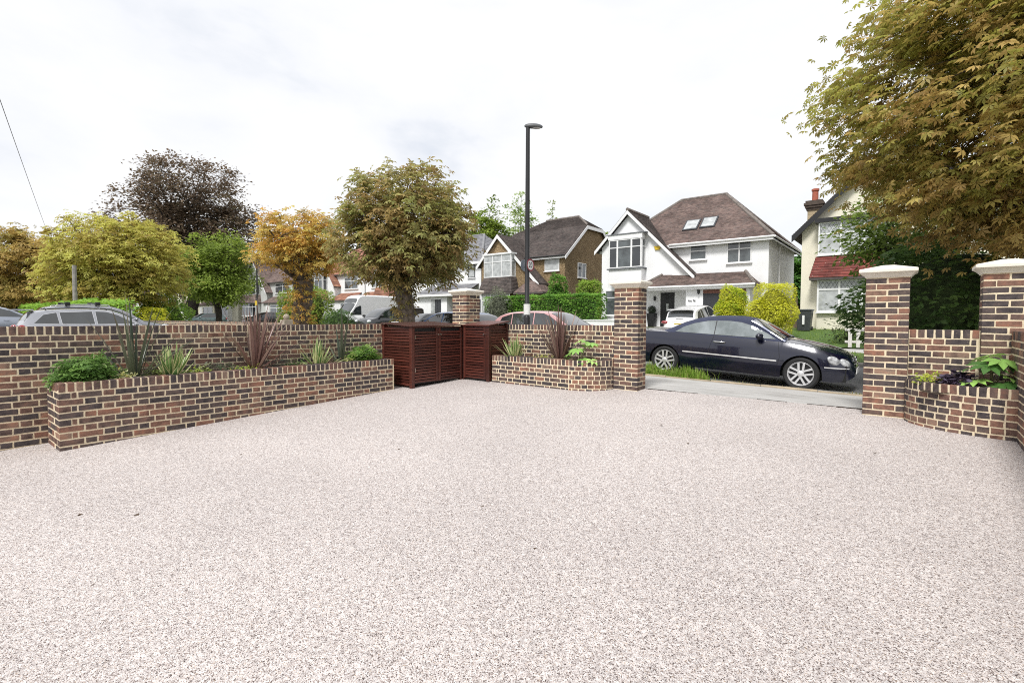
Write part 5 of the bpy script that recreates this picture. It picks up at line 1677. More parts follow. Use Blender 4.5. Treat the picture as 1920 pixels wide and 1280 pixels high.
board(h3, (lx2, 29.77, lz2 - .03), (pkx, 29.77, pkz - .03), WHITE, .30); board(h3, (pkx, 29.77, pkz - .03), (rx, 29.77, rz - .03), WHITE, .30)
YR = 35.1
RZ = on_plane(1075, 408, (0, YR, 0), (1, YR, 0), (0, YR, 1))
hipx = XR - .1
zR = RZ[2]
zh = ev + (zR - ev) * .72                       # half-hip starts
ya = 30.75 + (YR - 30.75) * .72; yb = 39.45 - (39.45 - YR) * .72
xl_ = XL + 1.2
rh = XR - 1.3
fa, fb_ = (XL - .2, 30.75, ev), (XR + .2, 30.75, ev)
rf3 = roof(h3, [(fa, fb_, (XR + .2, ya, zh), (XL + .2, ya, zh)), ((XL + .2, ya, zh), (XR + .2, ya, zh), (rh, YR, zR), (xl_ + 1.6, YR, zR)),
                ((XR + .2, ya, zh), (XR + .2, yb, zh), (rh, YR, zR), (rh, YR, zR)),
                ((XR + .2, 39.45, ev), (XL - .2, 39.45, ev), (XL + .2, yb, zh), (XR + .2, yb, zh)), ((XR + .2, yb, zh), (XL + .2, yb, zh), (xl_ + 1.6, YR, zR), (rh, YR, zR)),
                ((XL - .2, 39.45, ev), fa, (xl_ + 1.6, YR, zR), (xl_ + 1.6, YR, zR))], TILE_D)
ridge(rf3, (xl_ + 1.6, YR, zR + .02), (rh, YR, zR + .02)); ridge(rf3, (rh, YR, zR + .02), (XR + .2, ya, zh + .03), .09)
MB().prism([(XR - .02, 31.0, ev - .02), (XR - .02, 39.2, ev - .02), (XR - .02, yb, zh - .12), (XR - .02, ya, zh - .12)], (-.3, 0, 0)).build('flank_gable', PEBBLE, h3)
for a, c in (((XR + .19, 30.75, ev - .02), (XR + .19, ya, zh - .03)), ((XR + .19, ya, zh - .03), (XR + .19, yb, zh - .03)), ((XR + .19, yb, zh - .03), (XR + .19, 39.45, ev - .02))):
    board(h3, a, c, WHITE, .26, .05, (1, 0))
MB().box(xm, XR + .2, 30.70, 30.76, ev - .18, ev - .01).build('fascia', WHITE, h3)
gutter(h3, (xm, 30.66, ev), (XR + .2, 30.66, ev), BLACK)
bx0, bx1 = Yp(908, 500, 29.4)[0], Yp(958, 500, 29.4)[0]
bz1, bz0 = Yp(930, 478, 29.4)[2], Yp(930, 520, 29.4)[2]
MB().box(bx0 + .05, bx1 - .05, 29.45, 30.0, bz0, bz1).build('bay_side', WHITE, h3)
MB().box(bx0 - .1, bx1 + .1, 29.3, 30.0, bz1, bz1 + .12).build('bay_head', WHITE, h3)
window(h3, front(29.4), bx0, bx1, bz0, bz1, 3, .32, glass=NET, sill=False)
window(h3, flank(bx1 - .02), 29.45, 29.95, bz0, bz1, 1, .32, glass=NET, sill=False)
lo = Yp(930, 548, 29.2)[2]
roof(h3, [((bx0 - .35, 29.05, lo), (bx1 + .35, 29.05, lo), (bx1 + .05, 29.38, bz0), (bx0 - .05, 29.38, bz0)), ((bx1 + .35, 29.05, lo), (bx1 + .35, 30.0, lo), (bx1 + .05, 30.0, bz0), (bx1 + .05, 29.38, bz0)),
          ((bx0 - .35, 30.0, lo), (bx0 - .35, 29.05, lo), (bx0 - .05, 29.38, bz0), (bx0 - .05, 30.0, bz0))], TILE_D, name='bay_skirt')
window(h3, front(29.2), bx0 - .1, bx1 + .1, 1.3, lo - .08, 3, .3, glass=NET)
MB().box(bx0 - .1, bx1 + .1, 29.22, 30.0, G0, lo - .05).build('bay_wall', PEBBLE, h3)
pc = [Yp(962, 549, 29.0), Yp(1018, 546, 29.0)]
pap = Yp(996, 521, 30.0)
roof(h3, [((pc[0][0], 29.0, pc[0][2]), (pc[1][0], 29.0, pc[0][2]), pap, pap), ((pc[1][0], 29.0, pc[0][2]), (pc[1][0] + .1, 31.0, pc[0][2]), pap, pap), ((pc[0][0], 31.0, pc[0][2]), (pc[0][0], 29.0, pc[0][2]), pap, pap)], TILE_B, name='porch_roof')
MB().box(pc[0][0] + .3, pc[1][0] - .3, 29.3, 30.9, G0, pc[0][2] - .1).build('porch_wall', PEBBLE, h3)
win_px(h3, 31.0, (1022, 484), (1049, 507), 1, 0, glass=NET)
w0, w1 = Xp(1083, 492, XR), Xp(1098, 522, XR)
window(h3, flank(XR), w0[1], w1[1], w1[2], w0[2], 2, 0, glass=GLASSG)

# ---------- white house with grey tiled roof
h4 = thing('rendered_house', 'white rendered house with ribbed grey tiled roof behind the large chestnut', 'house', (-32, 32, .8), group='houses across the road')
XL, XR = Yp(772, 560, 31)[0], Yp(903, 500, 31)[0]
ev = Yp(880, 492, 31)[2]
MB().box(XL, XR - .05, 31.0, 39, G0, ev).build('wall', RENDER_W, h4)
rp = (Yp(908, 440, 35)[0], 35.0, Yp(908, 440, 35)[2])
rl_ = (XL + 4.0, 35.0, rp[2])
rf4 = roof(h4, [((XL - .3, 30.7, ev), (XR + .25, 30.7, ev), (rp[0], 35, rp[2]), rl_), ((XR + .25, 30.7, ev), (XR + .25, 39.3, ev), rp, rp), ((XR + .25, 39.3, ev), (XL - .3, 39.3, ev), rl_, rp), ((XL - .3, 39.3, ev), (XL - .3, 30.7, ev), rl_, rl_)], TILE_G, .34)
ridge(rf4, rp, (XR + .25, 30.72, ev + .05), .12, mat('grey_ridge', (.24, .24, .25), .8)); ridge(rf4, rl_, rp, .12, MATS['grey_ridge'])
MB().box(XL - .3, XR + .25, 30.62, 30.69, ev - .22, ev - .01).build('fascia', WHITE, h4)
g0 = Yp(775, 560, 30)[0]; gr, grz = Yp(826, 537, 30)[0], Yp(826, 537, 30)[2]
gk = (Yp(780, 490, 30)[0], Yp(780, 490, 30)[2] + .5)
MB().prism([(g0 - 2.2, 30, G0), (gr - .2, 30, G0), (gr - .2, 30, grz + .1), (gk[0], 30, gk[1] - .2), (g0 - 2.2, 30, ev - .2)], (0, 1.5, 0)).build('gable_wall', RENDER_W, h4)
roof(h4, [((gr, 29.75, grz), (gr, 31.0, grz), (gk[0], 33.0, gk[1]), (gk[0], 29.75, gk[1])), ((g0 - 2.6, 33, ev - .4), (g0 - 2.6, 29.75, ev - .4), (gk[0], 29.75, gk[1]), (gk[0], 33, gk[1]))], TILE_G, .34, name='gable_roof')
board(h4, (gk[0], 29.77, gk[1] - .03), (gr, 29.77, grz - .03), WHITE, .26)
win_px(h4, 31.0, (839, 502), (851, 520), 1, .35, fm=DGREY, glass=GLASSG); win_px(h4, 31.0, (878, 497), (891, 520), 1, .3, fm=DGREY, glass=NET)
pe, pt = Yp(778, 553, 29), Yp(792, 536, 30.4)
roof(h4, [((pe[0], 28.9, pe[2]), (XR + .1, 28.9, pe[2]), (XR - .3, 30.98, pt[2]), (pe[0] + 1.4, 29.99, pt[2]))], TILE_G, .34, name='porch_roof')
MB().box(pe[0], XR + .1, 28.85, 28.91, pe[2] - .2, pe[2] - .01).build('porch_fascia', WHITE, h4)
MB().box(pe[0] + .15, Yp(838, 570, 29.2)[0], 29.2, 31.0, G0, pe[2] - .06).build('porch_wall', RENDER_W, h4)
p, q = Yp(808, 562, 29.2), Yp(827, 592, 29.2)
dd = door(h4, front(29.198), (p[0] + q[0]) / 2 - .1, q[0], .75, p[2], DGREY)
door(h4, front(29.198), p[0], (p[0] + q[0]) / 2 - .12, .75, p[2], NET, panels=False, name='side_light')
door(h4, front(30.99), Yp(839, 570, 31)[0], XR - .1, .75, 2.85, DGREY, name='garage_door', panels=False)

# ---------- pairs of older houses further left
def semi(label, XL, XR, wall, rm, ev=5.9, rz=9.4, gable='l', y=30.6, bay=True, skirt=None, course=.16, chim=True, flank_white=False):
    h = thing('semi_detached_house', label, 'house', ((XL + XR) / 2, y + 1, .8), group='houses across the road')
    MB().box(XL, XR, y, y + 8, G0, ev).build('wall', wall, h)
    W = XR - XL
    gw = W * .52
    a, c = (XL, XL + gw) if gable == 'l' else (XR - gw, XR)
    kx = a + gw * .45; kz = ev + gw * .48
    yr = y + 4
    rf = roof(h, [((XL - .3, y - .3, ev), (XR + .3, y - .3, ev), (XR - 2.2, yr, rz), (XL + 2.2, yr, rz)), ((XR + .3, y - .3, ev), (XR + .3, y + 8.3, ev), (XR - 2.2, yr, rz), (XR - 2.2, yr, rz)),
                  ((XR + .3, y + 8.3, ev), (XL - .3, y + 8.3, ev), (XL + 2.2, yr, rz), (XR - 2.2, yr, rz)), ((XL - .3, y + 8.3, ev), (XL - .3, y - .3, ev), (XL + 2.2, yr, rz), (XL + 2.2, yr, rz))], rm, course)
    ridge(rf, (XL + 2.2, yr, rz + .02), (XR - 2.2, yr, rz + .02)); ridge(rf, (XR - 2.2, yr, rz + .02), (XR + .3, y - .3, ev + .05))
    if chim:
        ch = MB().box(XR - 3.2, XR - 2.4, yr + .3, yr + .9, rz - 1, rz + 1.1).build('chimney', mat('chimney_brick', (.30, .17, .12), .9, var=.2), rf)
        for i in (0, 1):
            MB().lathe([(.13, 0), (.11, .4), (.13, .42)], (XR - 3.0 + i * .4, yr + .6, rz + 1.1), 10).build('chimney_pot', mat('chimney_pot', (.36, .12, .075), .85), ch)
    MB().prism([(a, y - .6, G0), (c, y - .6, G0), (c, y - .6, ev - 1.2), (kx, y - .6, kz), (a, y - .6, ev + .2)], (0, 2.5, 0)).build('gable_wall', wall, h)
    sl_ = (kz + .2 - (ev - 1.3)) / (c + .3 - kx)
    roof(h, [((c + .3, y - .9, ev - 1.3), (c + .3, y - .02, ev - 1.3), (kx, y + 3, kz + .22), (kx, y - .9, kz + .22)), ((a - .35, y + 3, ev), (a - .35, y - .9, ev), (kx, y - .9, kz + .22), (kx, y + 3, kz + .22))], rm, course, name='gable_roof')
    board(h, (kx, y - .88, kz + .19), (c + .3, y - .88, ev - 1.33), WHITE, .24); board(h, (a - .35, y - .88, ev - .03), (kx, y - .88, kz + .19), WHITE, .24)
    b0, b1 = a + gw * .1, a + gw * .72
    MB().box(b0 + .04, b1 - .04, y - 1.15, y - .6, G0, ev + .1).build('bay_wall', WHITE, h)
    window(h, front(y - 1.18), b0, b1, 4.2, ev, 4, .3, glass=[GLASSD, GLASSG], sill=False)
    window(h, flank(b1 - .02), y - 1.13, y - .65, 4.2, ev, 1, .3, glass=GLASSD, sill=False)
    MB().box(b0 - .1, b1 + .1, y - 1.3, y - .6, ev + .08, ev + .2).build('bay_head', WHITE, h)
    roof(h, [((b0 - .25, y - 1.42, 3.2), (b1 + .25, y - 1.42, 3.2), (b1, y - 1.2, 4.2), (b0, y - 1.2, 4.2)), ((b1 + .25, y - 1.42, 3.2), (b1 + .25, y - .6, 3.2), (b1, y - .6, 4.2), (b1, y - 1.2, 4.2))], skirt or rm, course, name='bay_skirt')
    window(h, front(y - 1.18), b0, b1, 1.5, 3.1, 4, .28, glass=[GLASSG, GLASSD])
    o0, o1 = (c + .6, XR - .6) if gable == 'l' else (XL + .6, a - .6)
    window(h, front(y), o0 + .4, o1 - .5, 4.3, 5.5, 2, .3, glass=GLASSG)
    roof(h, [((o0 - .7, y - 1.3, 3.1), (o1 + .5, y - 1.3, 3.1), (o1 + .1, y, 3.9), (o0 - .3, y, 3.9))], rm, course, name='porch_roof')
    MB().box(o0 - .5, o1 + .3, y - 1.1, y, G0, 3.05).build('porch_wall', wall, h)
    door(h, front(y - 1.1), o0 + .1, o0 + 1.0, .8, 2.85, WHITE)
    window(h, front(y - 1.1), o0 + 1.3, o1 - .1, 1.6, 2.8, 2, .3, glass=GLASSG)
    window(h, flank(XR), y + 2.5, y + 3.3, 4.3, 5.4, 1, .3, glass=GLASSG)
    return h
semi('white house with red brown tiled roof and two-storey bay, behind the white van', -53.0, -43.6, RENDER_W, TILE_R, gable='l', course=.34)
semi('white gabled house with red brown roof left of the large chestnut trunk', -43.4, -37.2, RENDER_W, TILE_R, gable='r', course=.34, ev=5.6, rz=9.0, chim=False)
semi('grey rendered house with brown roof, left of the orange chestnut', -69.5, -57.5, RENDER_G, TILE_B, gable='l', ev=5.7)
semi('pale house with brown roof and porch behind the green tree', -84.0, -71.5, RENDER_C, TILE_B, gable='r', ev=5.7)
semi('distant cream house half hidden behind the green tree', -99.0, -86.0, RENDER_C, TILE_B, gable='l', ev=5.7)
semi('far white house below the yellow green chestnut', -128.0, -114.0, RENDER_W, TILE_B, gable='r', ev=5.8)

# ---------- cream house on the right
h1 = thing('cream_house', 'cream rendered house with red hung tiles and chimney, behind the right chestnut', 'house', (0, 30, .6), group='houses across the road')
YF = 29.6
XL = Yp(1502, 520, YF)[0]
evp = Yp(1499, 428, YF)
pkx = XL + 3.9; pkz = evp[2] + 3.9 * .98
MB().prism([(XL, YF, .2), (XL + 8, YF, .2), (XL + 8, YF, evp[2]), (pkx, YF, pkz), (XL, YF, evp[2])], (0, 8, 0)).build('wall', RENDER_C, h1)
lx = XL - .42; lzz = evp[2] - .42 * .98
roof(h1, [((lx, YF + 8.2, lzz), (lx, YF - .35, lzz), (pkx, YF - .35, pkz + .1), (pkx, YF + 8.2, pkz + .1)), ((XL + 8.2, YF - .35, evp[2] - .4), (XL + 8.2, YF + 8.2, evp[2] - .4), (pkx, YF + 8.2, pkz + .1), (pkx, YF - .35, pkz + .1))], TILE_D)
board(h1, (lx, YF - .33, lzz - .03), (pkx, YF - .33, pkz + .07), BLACK, .30); board(h1, (pkx, YF - .33, pkz + .07), (XL + 8.2, YF - .33, evp[2] - .43), BLACK, .30)
c0 = Yp(1514, 400, YF + 2.6); cz = Yp(1524, 375, YF + 2.6)[2]
cw = .62
chm = MB().box(c0[0], c0[0] + cw, YF + 2.6, YF + 3.3, evp[2] - .5, cz - .55).build('chimney', mat('yellow_stock_brick', (.46, .37, .24), .9, var=.2, scale=9), h1)
mb = MB()
for i, (o_, z_) in enumerate(((.06, -.55), (.12, -.42), (.17, -.29), (.10, -.16))):
    mb.box(c0[0] - o_, c0[0] + cw + o_, YF + 2.6 - o_, YF + 3.3 + o_, cz + z_, cz + z_ + .13)
mb.build('chimney_head', mat('dark_brick_corbel', (.10, .075, .06), .9, var=.2), chm)
MB().lathe([(.20, 0), (.16, .06), (.15, .55), (.19, .58), (.19, .68), (.15, .70)], (c0[0] + cw / 2, YF + 2.95, cz - .03), 14).build('chimney_pot', mat('chimney_pot_red', (.42, .12, .075), .85), chm)
bx0, bx1 = Yp(1530, 560, YF - .55)[0], Yp(1640, 560, YF - .55)[0] + .5
zz = lambda py: Yp(1560, py, YF - .55)[2]
zu1, zu0, zs0, zl1, zl0 = zz(412), zz(477), zz(520), zz(524), zz(585)
fbw = front(YF - .55)
MB().box(bx0 + .04, bx1 - .04, YF - .5, YF, .2, zl0 + .03).build('bay_wall', RENDER_C, h1)
MB().box(bx0 + .1, bx1 - .1, YF - .48, YF, zl0, zu1).build('bay_side', WHITE, h1)
window(h1, fbw, bx0 + .04, bx1 - .04, zu0, zu1 - .1, 3, .36, glass=NET, lattice=True)
window(h1, flank(bx0 + .05), YF - .5, YF - .05, zu0, zu1 - .1, 1, .36, glass=NET, sill=False)
window(h1, fbw, bx0 + .04, bx1 - .04, zl0, zl1, 3, .30, glass=NET, lattice=True, fw=.075)
MB().box(bx0 - .12, bx1 + .12, YF - .72, YF, zu1 - .1, zu1 + .10).build('bay_head', BLACK, h1)
roof(h1, [((bx0 - .28, YF - .88, zs0), (bx1 + .28, YF - .88, zs0), (bx1 + .04, YF - .60, zu0 - .08), (bx0 - .04, YF - .60, zu0 - .08)),
          ((bx0 - .28, YF, zs0), (bx0 - .28, YF - .88, zs0), (bx0 - .04, YF - .60, zu0 - .08), (bx0 - .04, YF, zu0 - .08))], TILE_RED, .125, name='tile_hanging')
MB().box(bx0 - .26, bx1 + .26, YF - .84, YF, zs0 - .12, zs0 - .02).build('bay_soffit', BLACK, h1)
MB().box(XL - .02, XL + 8, YF - .03, YF, .2, .78).build('plinth', BLACK, h1)
# side fence between the two houses
fen = thing('wooden_fence', 'brown wooden side fence between the yellow shrub and the cream house', 'fence', (-5.2, 31.0, .8))
for i in range(9):
    x = -6.15 + i * .155
    MB().box(x, x + .148, 30.9 + .012 * (i % 2), 30.93 + .012 * (i % 2), .6, 2.45 + .01 * (i % 3)).build('fence_board', WOODF, fen)
# ------------------------------------------------------------------ trees, hedges, grass
BARK = mat('chestnut_bark', (.17, .135, .105), .95, var=.35, scale=7, bump=1, bscale=24)
BARKD = mat('dark_bark', (.06, .048, .04), .95, var=.3, scale=6, bump=1, bscale=20)
def tree(name, label, base, trunk_r, fork_z, center, rad, n_cl, per, size, tmpl, cols, seed, cl_r=.45, bark=None, droop=.35, flat=.6, limbs=26, group='street trees', shell=.55, cut=None, sprouts=0, clumpcol=.7, trunk_leaves=0, fork_spread=.35, trans=None, lumpy=1.0, grad=0.0):
    rg = np.random.default_rng(seed)
    root = thing(name, label, 'tree', base, group=group)
    C = np.array(center) - np.array(base); R = np.array(rad)
    d = unit(rg.normal(size=(n_cl * 2, 3)))
    u = rg.uniform(0, 1, n_cl * 2)
    r = shell + (1 - shell) * u ** .55
    r[: n_cl // 4] *= rg.uniform(.35, .9, n_cl // 4)
    ph = rg.uniform(0, 6.28, 6)
    lump = 1 + lumpy * (.17 * np.sin(d[:, 0] * 4.1 + ph[0]) * np.sin(d[:, 1] * 3.7 + ph[1]) + .13 * np.sin(d[:, 2] * 6.3 + ph[2] + d[:, 0] * 3) + .06 * np.sin(d[:, 1] * 9 + ph[3]))
    cc = d * (r * lump)[:, None] * R
    cc[:, 2] = np.where(cc[:, 2] < 0, cc[:, 2] * flat, cc[:, 2])
    cc += C
    if cut is not None:
        cc = cc[[cut(q + np.array(base)) for q in cc]]
    cc = cc[:n_cl]
    n_cl = len(cc)
    out = unit(cc - C)
    # leaves of each cluster: a drooping spray
    idx = np.repeat(np.arange(n_cl), per)
    off = rg.normal(size=(len(idx), 3)) * np.array([1, 1, .55]) * cl_r * rg.uniform(.6, 1.3, n_cl)[idx][:, None] * .62
    off[:, 2] -= .35 * np.linalg.norm(off[:, :2], axis=1)
    P = cc[idx] + off
    keep = np.linalg.norm((P - C) / (R * 1.22), axis=1) < 1.05
    P, idx = P[keep], idx[keep]
    o2 = unit(P - C + .001)
    ccol = rg.uniform(0, 1, n_cl)
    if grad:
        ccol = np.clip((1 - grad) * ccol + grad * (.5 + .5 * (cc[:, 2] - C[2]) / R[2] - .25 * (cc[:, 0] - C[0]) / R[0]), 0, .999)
    if sprouts:
        k = sprouts
        z = rg.uniform(fork_z * .25, fork_z * 1.15, k); a = rg.uniform(0, 6.28, k)
        rr = trunk_r * rg.uniform(.9, 1.7, k)
        Q = np.stack([np.cos(a) * rr, np.sin(a) * rr, z], 1)
        P = np.vstack([P, Q]); o2 = np.vstack([o2, unit(np.stack([np.cos(a), np.sin(a), a * 0 - .3], 1))])
        clump = np.concatenate([ccol[idx], rg.uniform(0, .8, k)])
    else:
        clump = ccol[idx]
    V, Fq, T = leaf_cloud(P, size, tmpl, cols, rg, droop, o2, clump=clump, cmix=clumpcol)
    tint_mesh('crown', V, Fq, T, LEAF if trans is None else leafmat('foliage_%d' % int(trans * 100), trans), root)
    # trunk and limbs
    mb = MB()
    zs = lin(-.25, fork_z, 9)
    wob = lambda z: (trunk_r * .25 * math.sin(z * 2.1 + seed), trunk_r * .25 * math.cos(z * 1.7 + seed))
    o0 = wob(0)
    path = [(wob(z)[0] - o0[0], wob(z)[1] - o0[1], z) for z in zs]
    rads = [trunk_r * (1.25 if i == 0 else 1.08 if i == 1 else 1.0 + .05 * math.sin(i * 2.3 + seed)) for i in range(len(zs))]
    rads[-1] *= 1.12
    mb.tube(path, rads, 14)
    mb.build('trunk', bark or BARK, root, smooth_=True, local=True)
    mb = MB()
    top = np.array(path[-1])
    mains = []
    for i in range(limbs):
        q = cc[rg.integers(n_cl)] if i else cc[np.argmax(cc[:, 2])]
        st = top + np.array([0, 0, -rg.uniform(0, fork_z * .12)])
        m1 = st + (q - st) * .35 + np.array([(q - st)[0] * .05, (q - st)[1] * .05, fork_spread * np.linalg.norm(q - st) * .22])
        m2 = st + (q - st) * .7 + np.array([0, 0, np.linalg.norm(q - st) * .08]) + rg.normal(size=3) * .05 * np.linalg.norm(q - st) * .5
        r0 = trunk_r * rg.uniform(.22, .42)
        mb.tube([tuple(st), tuple(m1), tuple(m2), tuple(q)], [r0, r0 * .6, r0 * .32, r0 * .10], 6)
        mains.append((m1, m2, q, r0))
    for j in range(min(n_cl, limbs * 9)):
        q = cc[rg.integers(n_cl)]
        best = min(mains, key=lambda M: np.linalg.norm(M[1] - q))
        s0 = best[1]
        mid = (s0 + q) / 2 + np.array([0, 0, .08 * np.linalg.norm(q - s0)])
        r0 = best[3] * .22
        mb.tube([tuple(s0), tuple(mid), tuple(q)], [r0, r0 * .6, r0 * .25], 4)
    mb.build('limbs', bark or BARK, root, local=True)
    return root
PAL = template_palmate(7, 2.3, .34, .32)
PAL5 = template_palmate(5, 2.0, .36, .32)
SPR = np.array([[0, 0, 0], [.5, .3, .05], [1, 0, -.1], [.5, -.3, .05]]), np.array([[0, 1, 2, 3]])
BROWN = [(.065, .044, .018), (.12, .080, .030), (.185, .125, .044), (.24, .172, .058), (.185, .155, .042), (.145, .145, .034), (.24, .235, .052), (.125, .155, .032)]
BROWN2 = [(.10, .068, .028), (.16, .112, .044), (.19, .14, .055), (.145, .13, .045), (.19, .175, .065), (.12, .13, .038), (.23, .22, .07)]
ORANGE = [(.22, .12, .028), (.31, .175, .04), (.38, .235, .058), (.28, .19, .05), (.20, .16, .04), (.40, .29, .08)]
YGREEN = [(.13, .10, .028), (.19, .15, .036), (.21, .185, .045), (.26, .245, .058), (.31, .30, .075), (.22, .235, .055)]
OLIVE = [(.14, .095, .03), (.20, .14, .042), (.24, .175, .055), (.19, .165, .045), (.26, .22, .07)]
GREEN = [(.058, .082, .015), (.095, .130, .022), (.130, .172, .030), (.175, .215, .042)]
GREEN2 = [(.03, .07, .018), (.05, .11, .025), (.08, .16, .035)]
COPPER = [(.036, .029, .020), (.060, .045, .031), (.086, .062, .042), (.108, .078, .052), (.068, .068, .034)]
DARKG = [(.012, .028, .010), (.022, .045, .014), (.035, .065, .018), (.05, .085, .022)]

gnd = lambda x, y: (x, y, gz(x, y))
# large browning chestnut at the right edge
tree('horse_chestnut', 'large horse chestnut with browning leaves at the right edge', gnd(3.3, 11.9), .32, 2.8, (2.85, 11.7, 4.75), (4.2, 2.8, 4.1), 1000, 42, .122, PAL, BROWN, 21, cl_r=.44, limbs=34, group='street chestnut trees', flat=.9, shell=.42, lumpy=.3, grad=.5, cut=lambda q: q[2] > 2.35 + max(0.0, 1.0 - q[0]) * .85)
# central chestnut
tb = Yp(757, 603, 10.6)
tree('horse_chestnut', 'large rounded brown-leaved chestnut behind the bin store', gnd(tb[0], 10.6), .26, 2.3, Yp(762, 448, 10.6)[:2] + (3.95,), (2.15, 2.1, 2.35), 400, 22, .175, PAL5, BROWN2, 5, cl_r=.36, limbs=30, group='street chestnut trees', flat=.75, sprouts=170, shell=.45, lumpy=.4)
# orange pollarded chestnut
tb = Yp(562, 603, 10.6)
tree('horse_chestnut', 'orange pollarded chestnut with thick trunk, left of the large brown one', gnd(tb[0], 10.6), .36, 2.75, (tb[0] + .1, 10.6, 4.15), (1.85, 1.75, 1.55), 230, 18, .16, PAL5, ORANGE, 9, cl_r=.32, limbs=26, group='street chestnut trees', flat=.7, sprouts=330, shell=.40, lumpy=.6)
# yellow-green and olive chestnuts at the left
tb = Yp(232, 600, 8.9)
tree('horse_chestnut', 'broad yellow green chestnut behind the parked SUVs', gnd(tb[0], 8.9), .38, 2.4, (tb[0], 8.9, 4.35), (3.45, 3.4, 3.2), 420, 30, .22, PAL5, YGREEN, 13, cl_r=.55, limbs=24, group='street chestnut trees', flat=.8, shell=.5, lumpy=.7)
tb = Yp(48, 600, 6.4)
tree('horse_chestnut', 'olive brown chestnut at the far left edge', gnd(tb[0], 6.4), .38, 2.4, (tb[0], 6.4, 4.3), (4.4, 4.4, 3.5), 330, 30, .30, PAL5, OLIVE, 15, cl_r=.6, limbs=20, group='street chestnut trees', flat=.8, shell=.5)
# fresh green tree
tb = Yp(408, 600, 20.0)
tree('lime_tree', 'fresh green tree in front of the copper beech', gnd(tb[0], 20.0), .28, 3.0, (tb[0], 20.0, 5.55), (3.6, 3.4, 3.7), 420, 46, .26, SPR, GREEN, 17, cl_r=.60, bark=BARKD, droop=.25, group='trees further off', flat=.8, shell=.4)
# copper beech
tb = Yp(365, 598, 25.5)
tree('copper_beech', 'tall dark copper beech rising behind the green tree', (tb[0], 25.5, .4), .75, 6.0, (tb[0], 25.5, 13.6), (8.9, 8.6, 7.6), 560, 62, .40, SPR, COPPER, 19, cl_r=1.15, bark=BARKD, droop=.05, group='trees further off', flat=1.1, shell=.42, limbs=34, clumpcol=.6)
# green trees behind the houses
def far_tree(px, py_top, y, wpx, label, cols, seed, n_cl=200, per=36, dens=1.0, name='background_tree', size=.5):
    p = Yp(px, py_top, y)
    D = math.hypot(p[0], p[1]) * math.cos(math.atan2(-p[0], p[1]) - YAW)
    w = wpx / F_PX * D / 2
    h = p[2] - 1.0
    tree(name, label, (p[0], y, 1.0), .35, h * .4, (p[0], y, 1.0 + h * .62), (w, w, h * .40), n_cl, per, size, SPR, cols, seed, cl_r=w * .22, bark=BARKD, droop=.2, group='trees behind the houses', flat=1.0, shell=.35, limbs=18)
far_tree(912, 372, 62, 78, 'dense green tree behind the grey roof, left of the lamp post', GREEN, 31, 220, 40)
far_tree(975, 362, 66, 75, 'thin airy pale green tree directly behind the lamp post', [(.10, .15, .04), (.15, .20, .06), (.2, .24, .08)], 32, 120, 20)
far_tree(1030, 385, 66, 45, 'sparse pale tree right of the lamp post behind the dark roof', [(.12, .15, .05), (.18, .20, .08)], 33, 60, 16)
far_tree(1130, 428, 60, 40, 'small green tree seen between pebbledash house and white house', GREEN, 34, 90, 36)
far_tree(1500, 480, 60, 50, 'green bank of trees between the white house and the cream house', GREEN2, 35, 120, 40)
far_tree(20, 540, 30, 160, 'dark evergreen bush mass at the far left behind the cars', DARKG, 36, 160, 40)
